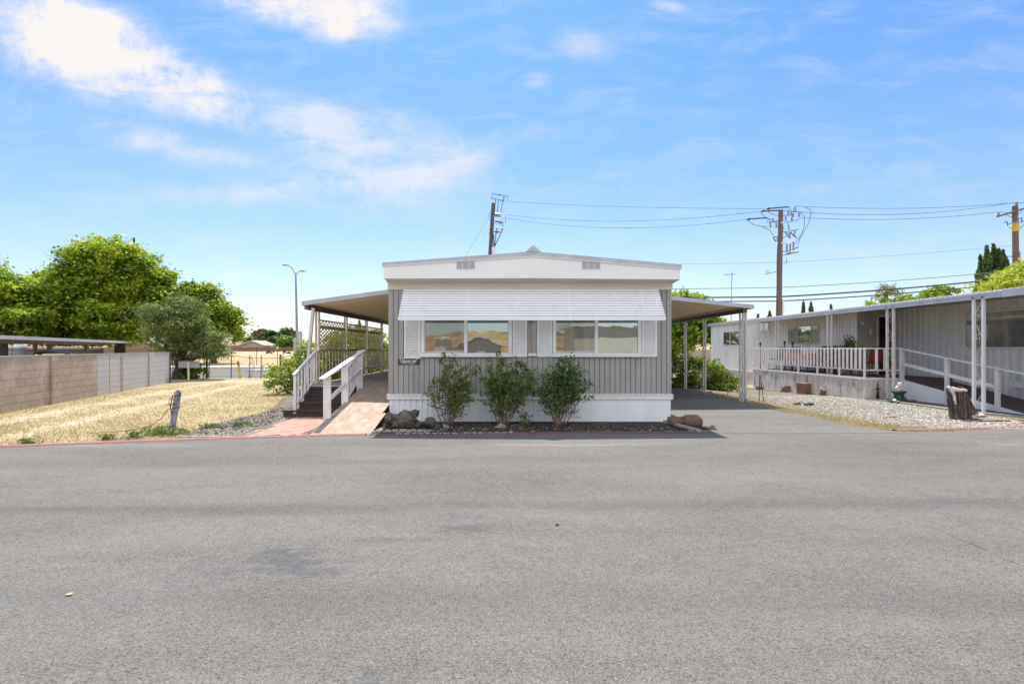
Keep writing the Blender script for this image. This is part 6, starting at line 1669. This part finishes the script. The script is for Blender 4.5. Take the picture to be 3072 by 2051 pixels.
def wire(label, P, r, mat='wire_light', sag=0.0, n=16):
    b = MB(); P = [Vector(p) for p in P]; pts = []
    for i in range(len(P) - 1):
        for k in range(n):
            u_ = k / n; p = P[i].lerp(P[i + 1], u_); p.z -= sag * 4 * u_ * (1 - u_); pts.append(p)
    pts.append(P[-1]); b.tube(pts, r, 4); return b.build('power_line', mat, None, label=label, cat='power line', group='overhead lines between the utility poles', origin=tuple(P[0]))
wire('topmost overhead wire between the pole behind the home and the middle pole', [c1_(570, 318), c2_(500, 155)], .018, sag=.15)
wire('second overhead wire between the pole behind the home and the middle pole, nearly level', [c1_(560, 597), c2_(400, 200)], .018, sag=.6)
wire('lowest of the three overhead wires from the pole behind the home', [c1_(570, 670), c2_(145, 345)], .018, sag=.7)
wire('upper wire from the middle pole to the right-hand pole, meeting its very top', [c2_(880, 125), c2_(1000, 110), c3_(400, 160)], .018, sag=.25)
wire('wire just under the topmost one between the middle and right-hand poles', [c2_(760, 190), c3_(400, 165)], .018, sag=.5)
wire('wire from the middle pole to the left end of the sloping crossarm', [c2_(490, 322), c2_(1130, 320), c3_(290, 290)], .018, sag=.3)
wire('faint thin wire crossing the middle pole at roof height', [A(1477, 792, Y1), A(2341, 787, Y2), A(3040, 736, Y3)], .010, sag=.1)
wire('thin grey cable above the two thick black cables', [A(1477, 862, Y1), A(2341, 862, Y2), A(3047, 810, Y3)], .022, sag=.12)
wire('upper thick black cable passing behind the carport and the middle pole', [A(1477, 884, Y1), A(2341, 890, Y2), A(3047, 832, Y3)], .05, 'wire_dark', sag=.12)
wire('lower thick black cable passing behind the carport and the middle pole', [A(1477, 894, Y1), A(2341, 903, Y2), A(3047, 848, Y3)], .038, 'wire_dark', sag=.12)
wire('thin guy wire slanting left from the pole behind the home', [c1_(230, 580), (A(1380, 810, Y1 + 2)[0], Y1 + 2, 0)] if False else [c1_(230, 580), A(1330, 880, Y1)], .010)
# aerial on the home beyond
x, y, z = A(2196, 815, 34); t = thing('tv_aerial', (x - .1, 34, 2.9), 'thin television aerial mast beyond the far end of the neighbour\'s roof', 'aerial')
b = MB(); b.tube([(x - .12, 34, -.3), (x, 34, z)], .025, 5); b.build('mast', 'steel_grey', t)
b = MB(); b.tube([A(2174, 825, 34), A(2206, 822, 34)], .018, 4)
for px in (2176, 2182, 2189, 2196, 2203): b.tube([(A(px, 822, 34)[0] - .04, 33.7, A(px, 826, 34)[2]), (A(px, 822, 34)[0] + .04, 34.3, A(px, 820, 34)[2])], .012, 4)
b.build('antenna', 'steel_grey', t)

# small things on the asphalt
b = MB(); x, y = G(208, 1790); n_ = 12; P = [(x + .02 * (1 + .35 * math.sin(k * 3.1)) * math.cos(k * 2 * math.pi / n_), y + .018 * (1 + .35 * math.cos(k * 2.3)) * math.sin(k * 2 * math.pi / n_)) for k in range(n_)]
b.prism(P, 'z', .018, .022); b.build('fallen_leaf', 'leaf_dry', None, label='single dry yellow leaf on the asphalt at lower left', cat='leaf', origin=(x, y, .018))
x, y = G(1672, 1581); rock('pebble', (x, y, .02), .018, 'black_thing', 'small black pebble on the asphalt right of centre', 61, cat='pebble')

# across the street, behind the camera: seen only as reflections in the windows
t = thing('mobile_home', (9.5, -13, 0), 'beige mobile home across the street, reflected in the right-hand window', 'mobile home')
b = MB(); b.box(4.2, 22, -20, -12.6, 0, 3.0); b.build('wall', 'beige_wall', t)
b = MB(); b.prism([(3.9, 3.0), (22.3, 3.0), (22.3, 3.22), (13, 3.7), (3.9, 3.22)], 'y', -20.4, -12.2); b.build('roof', 'white_paint', t)
b = MB(); b.box(4.19, 22.02, -12.6, -12.57, 0, .6); b.build('skirting', 'beam_brown', t)
b = MB(); b.box(-7.1, -6.2, -29, -26, 0, 2.3); b.prism([(-7.3, 2.3), (-6.0, 2.3), (-6.65, 2.6)], 'y', -29.3, -25.7); b.build('shed', 'beige_wall', None, label='tall pale shed across the street, reflected in the left window', cat='shed', origin=(-6.6, -27, 0))
house('tan house across the street, reflected in the left window', -3.6, -46, 4.2, 8, 1.9, .9, 'roof_tan')
